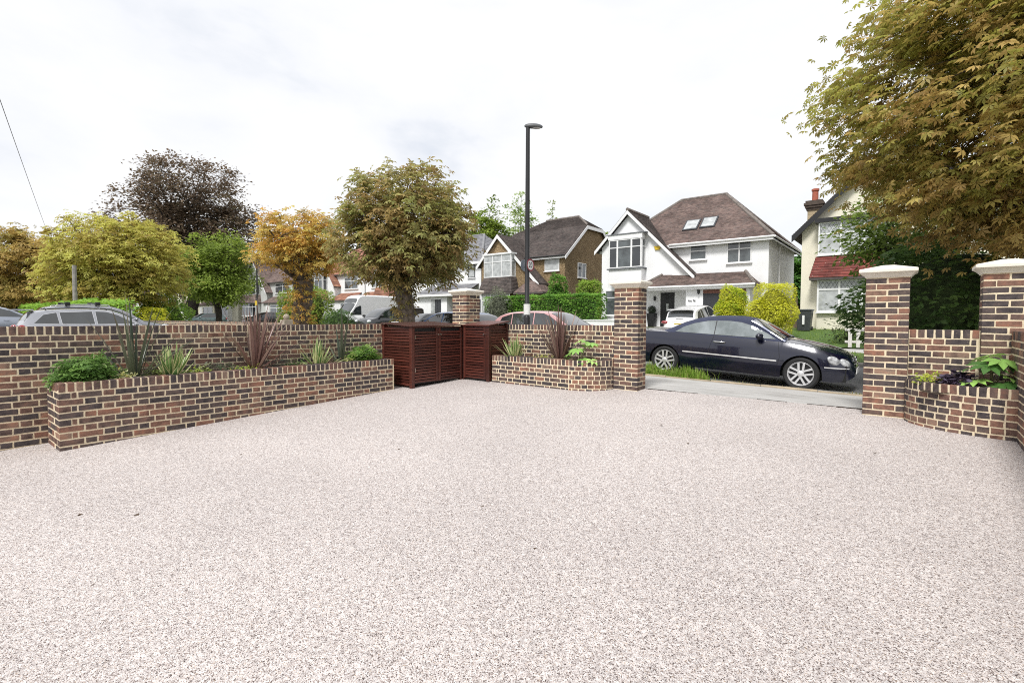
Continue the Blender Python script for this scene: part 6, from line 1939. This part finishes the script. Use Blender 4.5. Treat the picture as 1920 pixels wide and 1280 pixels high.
# small green tree and dark thicket behind the right pillars
tree('maple_tree', 'slender green tree with dark trunk between the two right pillars', gnd(Yp(1722, 600, 16.0)[0], 16.0), .14, 2.6, (Yp(1672, 500, 16.0)[0] + .1, 16.0, 3.35), (1.45, 1.4, 1.05), 170, 30, .13, SPR, [(.045, .070, .014), (.075, .108, .02), (.105, .145, .028)], 41, cl_r=.36, bark=BARKD, droop=.2, group='trees further off', flat=.8, shell=.3, limbs=16)
def thicket(name, label, base, rad, n, size, cols, seed, group, box=False, cat='hedge', core=True, tm=SPR, m=None):
    """a dense leafy mass: leaves over and under a lumpy surface, dark solid core within"""
    rg = np.random.default_rng(seed)
    root = thing(name, label, cat, base, group=group)
    R = np.array(rad)
    if box:
        s = rg.uniform(-1, 1, (n, 3)); ax = rg.choice(3, n, p=[.12, .5, .38]); sg = np.where(rg.uniform(0, 1, n) < .5, -1, 1)
        sg = np.where((ax == 2), 1, sg); sg = np.where((ax == 1) & (rg.uniform(0, 1, n) < .7), -1, sg)
        s[np.arange(n), ax] = sg
        s = np.sign(s) * np.abs(s) ** .92
        d = unit(s * (np.abs(s) > .9) + .001)
        q = s * R
        w = .09 * np.sin(q[:, 0] * 2.1 + seed) * np.sin(q[:, 2] * 2.7) + .06 * np.sin(q[:, 0] * 5.3 + q[:, 2] * 4)
        P = q + d * (w + rg.normal(0, .07, n))[:, None] * min(1.0, R.min()) + np.array([0, 0, R[2]])
    else:
        d = unit(rg.normal(size=(n, 3)))
        lump = 1 + .12 * np.sin(d[:, 0] * 5 + seed) * np.cos(d[:, 1] * 4) + .08 * np.sin(d[:, 2] * 8 + seed * 2)
        P = d * (lump * (1 - np.abs(rg.normal(0, .10, n))))[:, None] * R; P[:, 2] = np.maximum(P[:, 2], -R[2] * .93); P[:, 2] += R[2]
    cl = .5 + .5 * np.sin(P[:, 0] * 3.1 + P[:, 2] * 4.3 + seed) * np.cos(P[:, 1] * 2.7 + P[:, 2] * 2)
    V, Fq, T = leaf_cloud(P, size, tm, cols, rg, .1, d, clump=cl)
    tint_mesh('foliage', V, Fq, T, m or LEAF, root)
    if core:  # added solid core, darker than the leaves, blocks the view through them
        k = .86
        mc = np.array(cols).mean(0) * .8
        hc = mat('inner_core_%d' % seed, tuple(float(q) for q in mc), .95, var=.4, scale=8)
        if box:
            MB().box(-R[0] * k, R[0] * k, -R[1] * k * .95, R[1] * k * .95, 0, 2 * R[2] * .92).build('inner_core', hc, root, local=True)
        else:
            v, f = ellipsoid((0, 0, R[2]), tuple(R * .70)); MB().mesh(v, f).build('inner_core', hc, root, local=True)
    return root
p = Yp(1790, 600, 14.0)
thicket('laurel_thicket', 'dark laurel thicket behind the wall between the two right pillars', (p[0] + .1, 14.0, -.1), (1.9, 1.1, 1.6), 6500, .15, [(.028, .05, .016), (.045, .08, .024), (.07, .115, .034), (.10, .145, .042)], 51, 'hedges and shrubs', cat='shrub')
HG = [(.03, .075, .014), (.06, .13, .022), (.10, .19, .03), (.15, .24, .045)]
a, c = Yp(918, 590, 24.5), Yp(1126, 590, 24.5)
thicket('privet_hedge', 'long clipped green hedge in front of the brown pebbledashed house', ((a[0] + c[0]) / 2, 24.6, .25), ((c[0] - a[0]) / 2, .55, (Yp(1020, 556, 24.5)[2] - .25) / 2), 11000, .13, HG, 52, 'hedges and shrubs', box=True)
p = Yp(940, 575, 24.2)
thicket('grey_shrub', 'grey green loose shrub at the left end of the long hedge', (p[0], 23.9, .2), (.95, .7, .5 * (Yp(940, 542, 24)[2] - .2)), 2600, .12, [(.06, .07, .045), (.10, .11, .075), (.15, .16, .11)], 53, 'hedges and shrubs', cat='shrub')
for i, (px, top, wd) in enumerate(((1046, 515, 38), (1105, 520, 44))):
    p = Yp(px, top, 27.5); w = wd / F_PX * 33 / 2
    thicket('garden_shrub', ['leafy green shrub above the hedge, below the bathroom window', 'yellow green leafy shrub above the right end of the hedge'][i], (p[0], 27.5, .7), (w * 1.1, w, (p[2] - .7) / 2), 3600, .15, HG if i == 0 else [(.08, .14, .02), (.14, .20, .035), (.20, .25, .05)], 54 + i, 'hedges and shrubs', cat='shrub')
YEL = [(.22, .25, .02), (.38, .38, .03), (.50, .47, .05), (.56, .52, .09)]
for i, (px, top, bot, wd, cols, y) in enumerate(((1374, 538, 602, 60, [(.08, .14, .015), (.20, .25, .02), (.40, .42, .035), (.55, .52, .06)], 25.3), (1452, 526, 622, 76, YEL, 25.0), (1421, 558, 618, 40, YEL, 24.4))):
    p = Yp(px, top, y); q = Yp(px, bot, y)
    D = math.hypot(p[0], y) * math.cos(math.atan2(-p[0], y) - YAW)
    w = wd / F_PX * D / 2 / (.98)
    zb = min(q[2], gz(0, y) + .05)
    thicket('golden_shrub', ['rounded lime yellow shrub beside the white SUV', 'tall clipped golden yellow shrub right of the lime one', 'smaller pale yellow rounded shrub in front of the tall golden one'][i], (p[0], y, zb), (w, w * .9, (p[2] - zb) / 2), 8500 if i < 2 else 3200, .085, cols, 60 + i, 'hedges and shrubs', cat='shrub')
p = Yp(635, 600, 11.4)
a, c = Yp(604, 590, 18.9), Yp(667, 590, 18.9)
thicket('clipped_hedge', 'clipped round-topped green hedge in front of the white van', (Yp(636, 590, 18.9)[0], 18.9, 0.0), (1.05, .9, Yp(635, 580, 18.9)[2] / 2), 4200, .09, [(.025, .05, .014), (.045, .085, .02), (.07, .12, .03)], 64, 'hedges and shrubs')
p = Yp(575, 600, 18.8)
thicket('laurel_bush', 'large bright green bush behind the orange chestnut trunk', (p[0] - .3, 18.9, 0), (2.5, 1.5, (Yp(575, 527, 18.8)[2]) / 2), 6500, .17, GREEN, 65, 'hedges and shrubs', cat='shrub')
p = Yp(338, 600, 12.0)
thicket('garden_shrub', 'yellow green rounded shrub right of the parked SUVs', (p[0], 11.0, -.1), (2.4, 1.4, (Yp(338, 552, 11)[2] + .1) / 2), 5200, .16, [(.06, .13, .02), (.12, .2, .03), (.2, .27, .05)], 66, 'hedges and shrubs', cat='shrub')
p = Yp(300, 600, 10.0)
thicket('golden_shrub', 'low golden yellow shrub touching the bonnet of the silver SUV', (p[0], 9.6, -.1), (1.3, .8, (Yp(300, 574, 9.6)[2] + .1) / 2), 2200, .13, [(.2, .24, .02), (.36, .36, .03), (.45, .42, .06)], 67, 'hedges and shrubs', cat='shrub')
p = Yp(85, 600, 7.5)
thicket('garden_shrub', 'bright green bush under the olive chestnut at the left', (p[0], 7.6, .3), (4.0, 2.0, (Yp(85, 545, 7.5)[2] - .3) / 2), 6500, .26, GREEN, 68, 'hedges and shrubs', cat='shrub')
p = Yp(120, 600, 6.2)
thicket('privet_hedge', 'low green hedge behind the roofs of the parked cars at left', (p[0], 6.4, -.2), (9.0, .8, (Yp(120, 572, 6.2)[2] + .2) / 2), 5200, .20, [(.08, .15, .02), (.13, .22, .03), (.18, .27, .05)], 69, 'hedges and shrubs', box=True)
# climbing rose by the picket fence
p = Yp(1592, 640, 24.3)
bush('rose_bush', 'straggly dark green rose bush in front of the cream house', (p[0], 24.6, .25), (1.0, .55, 2.1), 900, .13, [(.02, .035, .014), (.035, .06, .02), (.06, .085, .03), (.09, .05, .035)], np.random.default_rng(71), None, 40, 'hedges and shrubs', shell=.05)

# grass: verge beside the car, lawn edge
def grass(name, label, pts, hgt, cols, seed, m=None):
    rg = np.random.default_rng(seed)
    n = len(pts)
    P = np.array(pts)
    tuft = .55 + .3 * np.sin(P[:, 0] * 7 + 1.3 * np.sin(P[:, 1] * 5)) + .25 * np.sin(P[:, 1] * 11 + P[:, 0] * 3)
    tuft = np.clip(tuft, .15, 1.2)
    a = rg.uniform(0, 6.28, n); h = hgt * tuft * rg.uniform(.4, 1.25, n); w = rg.uniform(.003, .0065, n) * (1 + hgt * 2)
    ln = rg.uniform(.05, .6, n) * h
    dx, dy = np.cos(a), np.sin(a)
    V = np.zeros((n, 5, 3))
    V[:, 0] = P + np.stack([-dy * w, dx * w, a * 0], 1); V[:, 1] = P + np.stack([dy * w, -dx * w, a * 0], 1)
    mid = P + np.stack([dx * ln * .35, dy * ln * .35, h * .6], 1)
    V[:, 2] = mid + np.stack([dy * w * .8, -dx * w * .8, a * 0], 1); V[:, 3] = mid + np.stack([-dy * w * .8, dx * w * .8, a * 0], 1)
    V[:, 4] = P + np.stack([dx * ln, dy * ln, h * np.sqrt(np.maximum(.2, 1 - (ln / h) ** 2))], 1)
    cols = np.array(cols); c = cols[rg.integers(len(cols), size=n)] * rg.uniform(.75, 1.25, (n, 1))
    T = np.repeat(c, 5, 0)
    F4 = np.array([[0, 1, 2, 3]])[None] + (np.arange(n) * 5)[:, None, None]
    F3 = np.array([[3, 2, 4, 4]])
    me = bpy.data.meshes.new(name)
    faces = [tuple(q) for q in F4.reshape(-1, 4)] + [(i * 5 + 3, i * 5 + 2, i * 5 + 4) for i in range(n)]
    me.from_pydata(V.reshape(-1, 3).tolist(), [], faces)
    at = me.color_attributes.new('tint', 'FLOAT_COLOR', 'POINT')
    at.data.foreach_set('color', np.hstack([T, np.ones((len(T), 1))]).astype(np.float32).ravel())
    o = link(name, me, LEAF)
    o['kind'] = 'stuff'
    tag(o, label, 'grass')
    return o
GR = [(.16, .28, .035), (.23, .38, .05), (.30, .45, .075), (.40, .44, .13)]
DRY = [(.30, .25, .12), (.36, .31, .17), (.20, .21, .07), (.14, .2, .04)]
rgg = np.random.default_rng(81)
pts = []
for i in range(15000):
    x = rgg.uniform(-7.2, -2.9); y = 10.03 + abs(rgg.normal(0, .42)) + .12 * max(0, math.sin(x * 5.1) * math.sin(x * 2.3 + 1))
    if y > 10.98 or rgg.uniform() > (smooth(0, 1, (-2.95 - x) / .9)): continue
    pts.append((x, y, gz(x, y) - .01))
grass('long_grass', 'long green grass on the verge beside the convertible rear wheel', pts, .26, GR, 82)
pts = []
for i in range(2600):
    x = rgg.uniform(-3.7, 1.0); y = 10.02 + abs(rgg.normal(0, .10)) + (.5 * rgg.uniform() if x < -2.0 else 0)
    if rgg.uniform() < .5 and math.sin(x * 9) < .1: continue
    pts.append((x, y, gz(x, y) - .008))
grass('dry_grass', 'short dry weeds along the pavement edge below the convertible', pts, .07, DRY, 83)
pts = [(rgg.uniform(-4.9, 2.0), rgg.uniform(23.7, 29.4), 0) for i in range(9000)]
pts = [(x, y, gz(x, y)) for x, y, z in pts]
grass('lawn_grass', 'bright green lawn in front of the cream house', pts, .10, GR, 84)
pts = [(rgg.uniform(-3.0, 3.0), rgg.uniform(18.3, 21.5), 0) for i in range(5000)]
grass('far_verge_grass', 'grass strip beyond the far kerb', [(x, y, gz(x, y)) for x, y, z in pts], .12, GR + DRY, 85)

# ------------------------------------------------------------------ street furniture and small things
lp = Yp(988, 600, 10.3)
post_ = thing('street_lamp', 'tall black street lamp column with a speed sign, behind the brick wall', 'street lamp', (lp[0], 10.3, .0))
zt = Yp(988, 240, 10.3)[2]
MB().lathe([(.085, -.1), (.085, 1.25), (.075, 1.3), (.062, 1.32), (.060, zt * .6), (.052, zt)], (0, 0, 0), 16).build('column', BLACK, post_, smooth_=True, local=True)
z1, z0 = Yp(988, 570, 10.3)[2], Yp(988, 590, 10.3)[2]
MB().lathe([(.0865, z0), (.0865, z1)], (0, 0, 0), 16).build('white_band', mat('white_band', (.78, .78, .76), .6), post_, local=True)
hd = Matrix.Translation((0, 0, zt)) @ Matrix.Rotation(YAW - .05, 4, 'Z') @ Matrix.Rotation(.06, 4, 'Y')
v, f = ellipsoid((.14, 0, .04), (.235, .085, .068), 20, 12)
v = [(x, y, z * (1.0 if z > .03 else .55)) for x, y, z in v]
head = MB().mesh([tuple(hd @ Vector(q)) for q in v], f).build('lamp_head', mat('lamp_head', (.10, .105, .11), .45), post_, smooth_=True, local=True)
v, f = ellipsoid((.20, 0, .015), (.14, .068, .042), 16, 10)
MB().mesh([tuple(hd @ Vector(q)) for q in v], f).build('lamp_glass', mat('lamp_lens', (.55, .56, .56), .15, coat=.5), head, smooth_=True, local=True)
zs = Yp(992, 497, 10.3)[2]
face_a = HP
sm = Matrix.Translation((0, 0, zs)) @ Matrix.Rotation(face_a, 4, 'Z')
def disc(r0, r1, y, m, name, par, n=36, th=.004):
    mb = MB()
    prof = [(r0, 0), (r1, 0), (r1, th), (r0, th)]
    vv, ff = [], []
    for k in range(n):
        a = 2 * math.pi * k / n
        for r_, h in prof:
            vv.append(tuple(sm @ Vector((r_ * math.cos(a), y - h, r_ * math.sin(a)))))
    for k in range(n):
        for j in range(4):
            ff.append((k * 4 + j, k * 4 + (j + 1) % 4, ((k + 1) % n) * 4 + (j + 1) % 4, ((k + 1) % n) * 4 + j))
    return MB().mesh(vv, ff).build(name, m, par, local=True)
SIGNR = mat('sign_red', (.26, .018, .035), .45)
sg = disc(.001, .152, -.10, mat('sign_white', (.80, .80, .80), .5), 'speed_sign', post_)
disc(.124, .156, -.1035, SIGNR, 'sign_ring', sg)
text_mesh('sign_number', '20', .165, BLACK, sg, sm @ Matrix.Translation((0, -.106, -.004)) @ Matrix.Rotation(HP, 4, 'X') @ Matrix.Diagonal((1.0, 1.15, 1, 1)), .001)
disc(.001, .150, .10, mat('sign_back', (.32, .36, .42), .5, metal=.5), 'rear_sign', post_)
MB().box(-.10, .10, -.02, .02, zs - .02, zs + .02).build('sign_bracket', mat('bracket', (.3, .3, .32), .4, metal=.8), post_, local=True)
# far lamp column with small yellow notice
fp = Yp(483, 600, 19.0)
far = thing('street_lamp', 'distant thin black lamp column with a small yellow notice', 'street lamp', (fp[0], 19.0, 0))
zt2 = Yp(483, 490, 19.0)[2] + .5
MB().lathe([(.09, 0), (.09, 1.6), (.07, 1.65), (.055, zt2)], (0, 0, 0), 10).build('column', BLACK, far, local=True)
zy = Yp(483, 568, 19.0)[2]
MB().box(-.17, .17, -.12, -.10, zy - .18, zy + .18).build('notice', mat('yellow_notice', (.70, .50, .04), .5), far, local=True)
v, f = ellipsoid((.25, 0, zt2), (.35, .12, .08)); MB().mesh(v, f).build('lamp_head', mat('lamp_head', (.10, .105, .11), .45), far, local=True)
pp = Yp(142, 600, 5.8)
pole = MB().lathe([(.10, 0), (.085, 3.75)], (pp[0], 5.8, 0), 10).build('signpost_pole', mat('grey_pole', (.33, .31, .28), .9, var=.2))
tag(pole, 'grey pole standing under the yellow green chestnut, behind the car roofs', 'pole')
a = np.array(CAM) + np.array(ray(-40, 45)) * 9.0; c = np.array(CAM) + np.array(ray(98, 460)) * 42.0
a = c + (a - c) * 1.9
wire = MB().tube([tuple(a + (c - a) * k / 14 - np.array([0, 0, .3 * math.sin(math.pi * k / 14)])) for k in range(15)], .008, 5).build('overhead_wire', mat('grey_wire', (.22, .22, .23), .7))
tag(wire, 'thin overhead wire slanting down across the sky at upper left', 'wire')
# wheelie bin and picket fence in the cream house's garden
wb = Yp(1505, 626, 28.2)
bn = thing('wheelie_bin', 'dark grey wheelie bin on the lawn beside the cream house', 'bin', (wb[0] + .05, 28.3, gz(0, 28.3)))
MB().mesh([(-.26, -.28, 0), (.26, -.28, 0), (.26, .28, 0), (-.26, .28, 0), (-.33, -.37, .98), (.33, -.37, .98), (.33, .37, .98), (-.33, .37, .98)], [(3, 2, 1, 0), (4, 5, 6, 7), (0, 1, 5, 4), (1, 2, 6, 5), (2, 3, 7, 6), (3, 0, 4, 7)]).build('bin_body', mat('grey_bin', (.055, .06, .065), .5), bn, local=True, bevel=.02)
MB().box(-.36, .36, -.40, .42, .98, 1.05).build('lid', mat('bin_lid', (.08, .09, .10), .45), bn, local=True, bevel=.02)
MB().tube([(-.3, .45, .95), (.3, .45, .95)], .025, 8).build('handle', mat('bin_lid', (.08, .09, .10), .45), bn, local=True)
for s_ in (-1, 1):
    MB().lathe([(.10, -.03), (.10, .03)], (s_ * .3, .28, .10), 14, 'x').build('wheel', RUBBER, bn, local=True)
MB().box(-.05, .05, -.376, -.368, .3, .75).build('number_label', WHITE, bn, local=True)
pf0 = Yp(1589, 660, 23.5)
fence = thing('picket_fence', 'weathered white picket fence in front of the cream house', 'fence', (pf0[0], 23.5, .1))
PICK = mat('weathered_white_paint', (.66, .64, .60), .8, var=.15, scale=14, bump=.4, bscale=40)
zt_ = Yp(1592, 617, 23.5)[2]
for i in range(26):
    x = pf0[0] + i * .27 + random.uniform(-.01, .01)
    zb = gz(x, 23.5) + .04
    MB().mesh([(x, 23.5, zb), (x + .125, 23.5, zb), (x + .125, 23.5, zt_ - .03), (x + .0625, 23.5, zt_ + .03), (x, 23.5, zt_ - .03), (x, 23.522, zb), (x + .125, 23.522, zb), (x + .125, 23.522, zt_ - .03), (x + .0625, 23.522, zt_ + .03), (x, 23.522, zt_ - .03)],
              [(0, 1, 2, 3, 4), (9, 8, 7, 6, 5), (0, 5, 6, 1), (1, 6, 7, 2), (2, 7, 8, 3), (3, 8, 9, 4), (4, 9, 5, 0)]).build('picket', PICK, fence)
for zr_ in (.25, .72):
    MB().box(pf0[0] - .1, pf0[0] + 7.1, 23.524, 23.56, .1 + zr_, .1 + zr_ + .09).build('rail', PICK, fence)
# low white garden walls across the road
for (xa, xb, y, zt_, lab) in ((Yp(1085, 600, 20.5)[0], Yp(1152, 600, 20.5)[0] + .8, 20.5, Yp(1120, 599, 20.5)[2], 'low white garden wall left of the tall gate pillar'),
                              (Yp(588, 600, 19.4)[0], Yp(632, 600, 19.4)[0], 19.4, Yp(610, 596, 19.4)[2], 'low white wall behind the orange chestnut trunk'),
                              (Yp(735, 600, 18.7)[0], Yp(800, 600, 18.7)[0], 18.7, Yp(750, 603, 18.7)[2], 'low white wall behind the large chestnut trunk')):
    w = thing('garden_wall', lab, 'wall', ((xa + xb) / 2, y, 0), group='low white garden walls')
    MB().box(xa, xb, y, y + .2, -.3, zt_ - .06).build('wall_body', RENDER_W, w)
    MB().box(xa - .02, xb + .02, y - .03, y + .23, zt_ - .06, zt_).build('coping', WHITE, w)
gp_ = Yp(537, 605, 8.45)
fn = thing('gate_post', 'pale stone gatepost with a ball finial left of the orange trunk', 'gatepost', (gp_[0], 8.45, 0))
zt_ = Yp(537, 594, 8.45)[2]
MB().box(-.15, .15, -.15, .15, -.1, zt_ - .1).build('post', mat('aged_stone', (.42, .36, .28), .9), fn, local=True, bevel=.01)
v, f = ellipsoid((0, 0, zt_ - .01), (.10, .10, .11)); MB().mesh(v, f).build('finial', mat('aged_stone', (.42, .36, .28), .9), fn, smooth_=True, local=True)
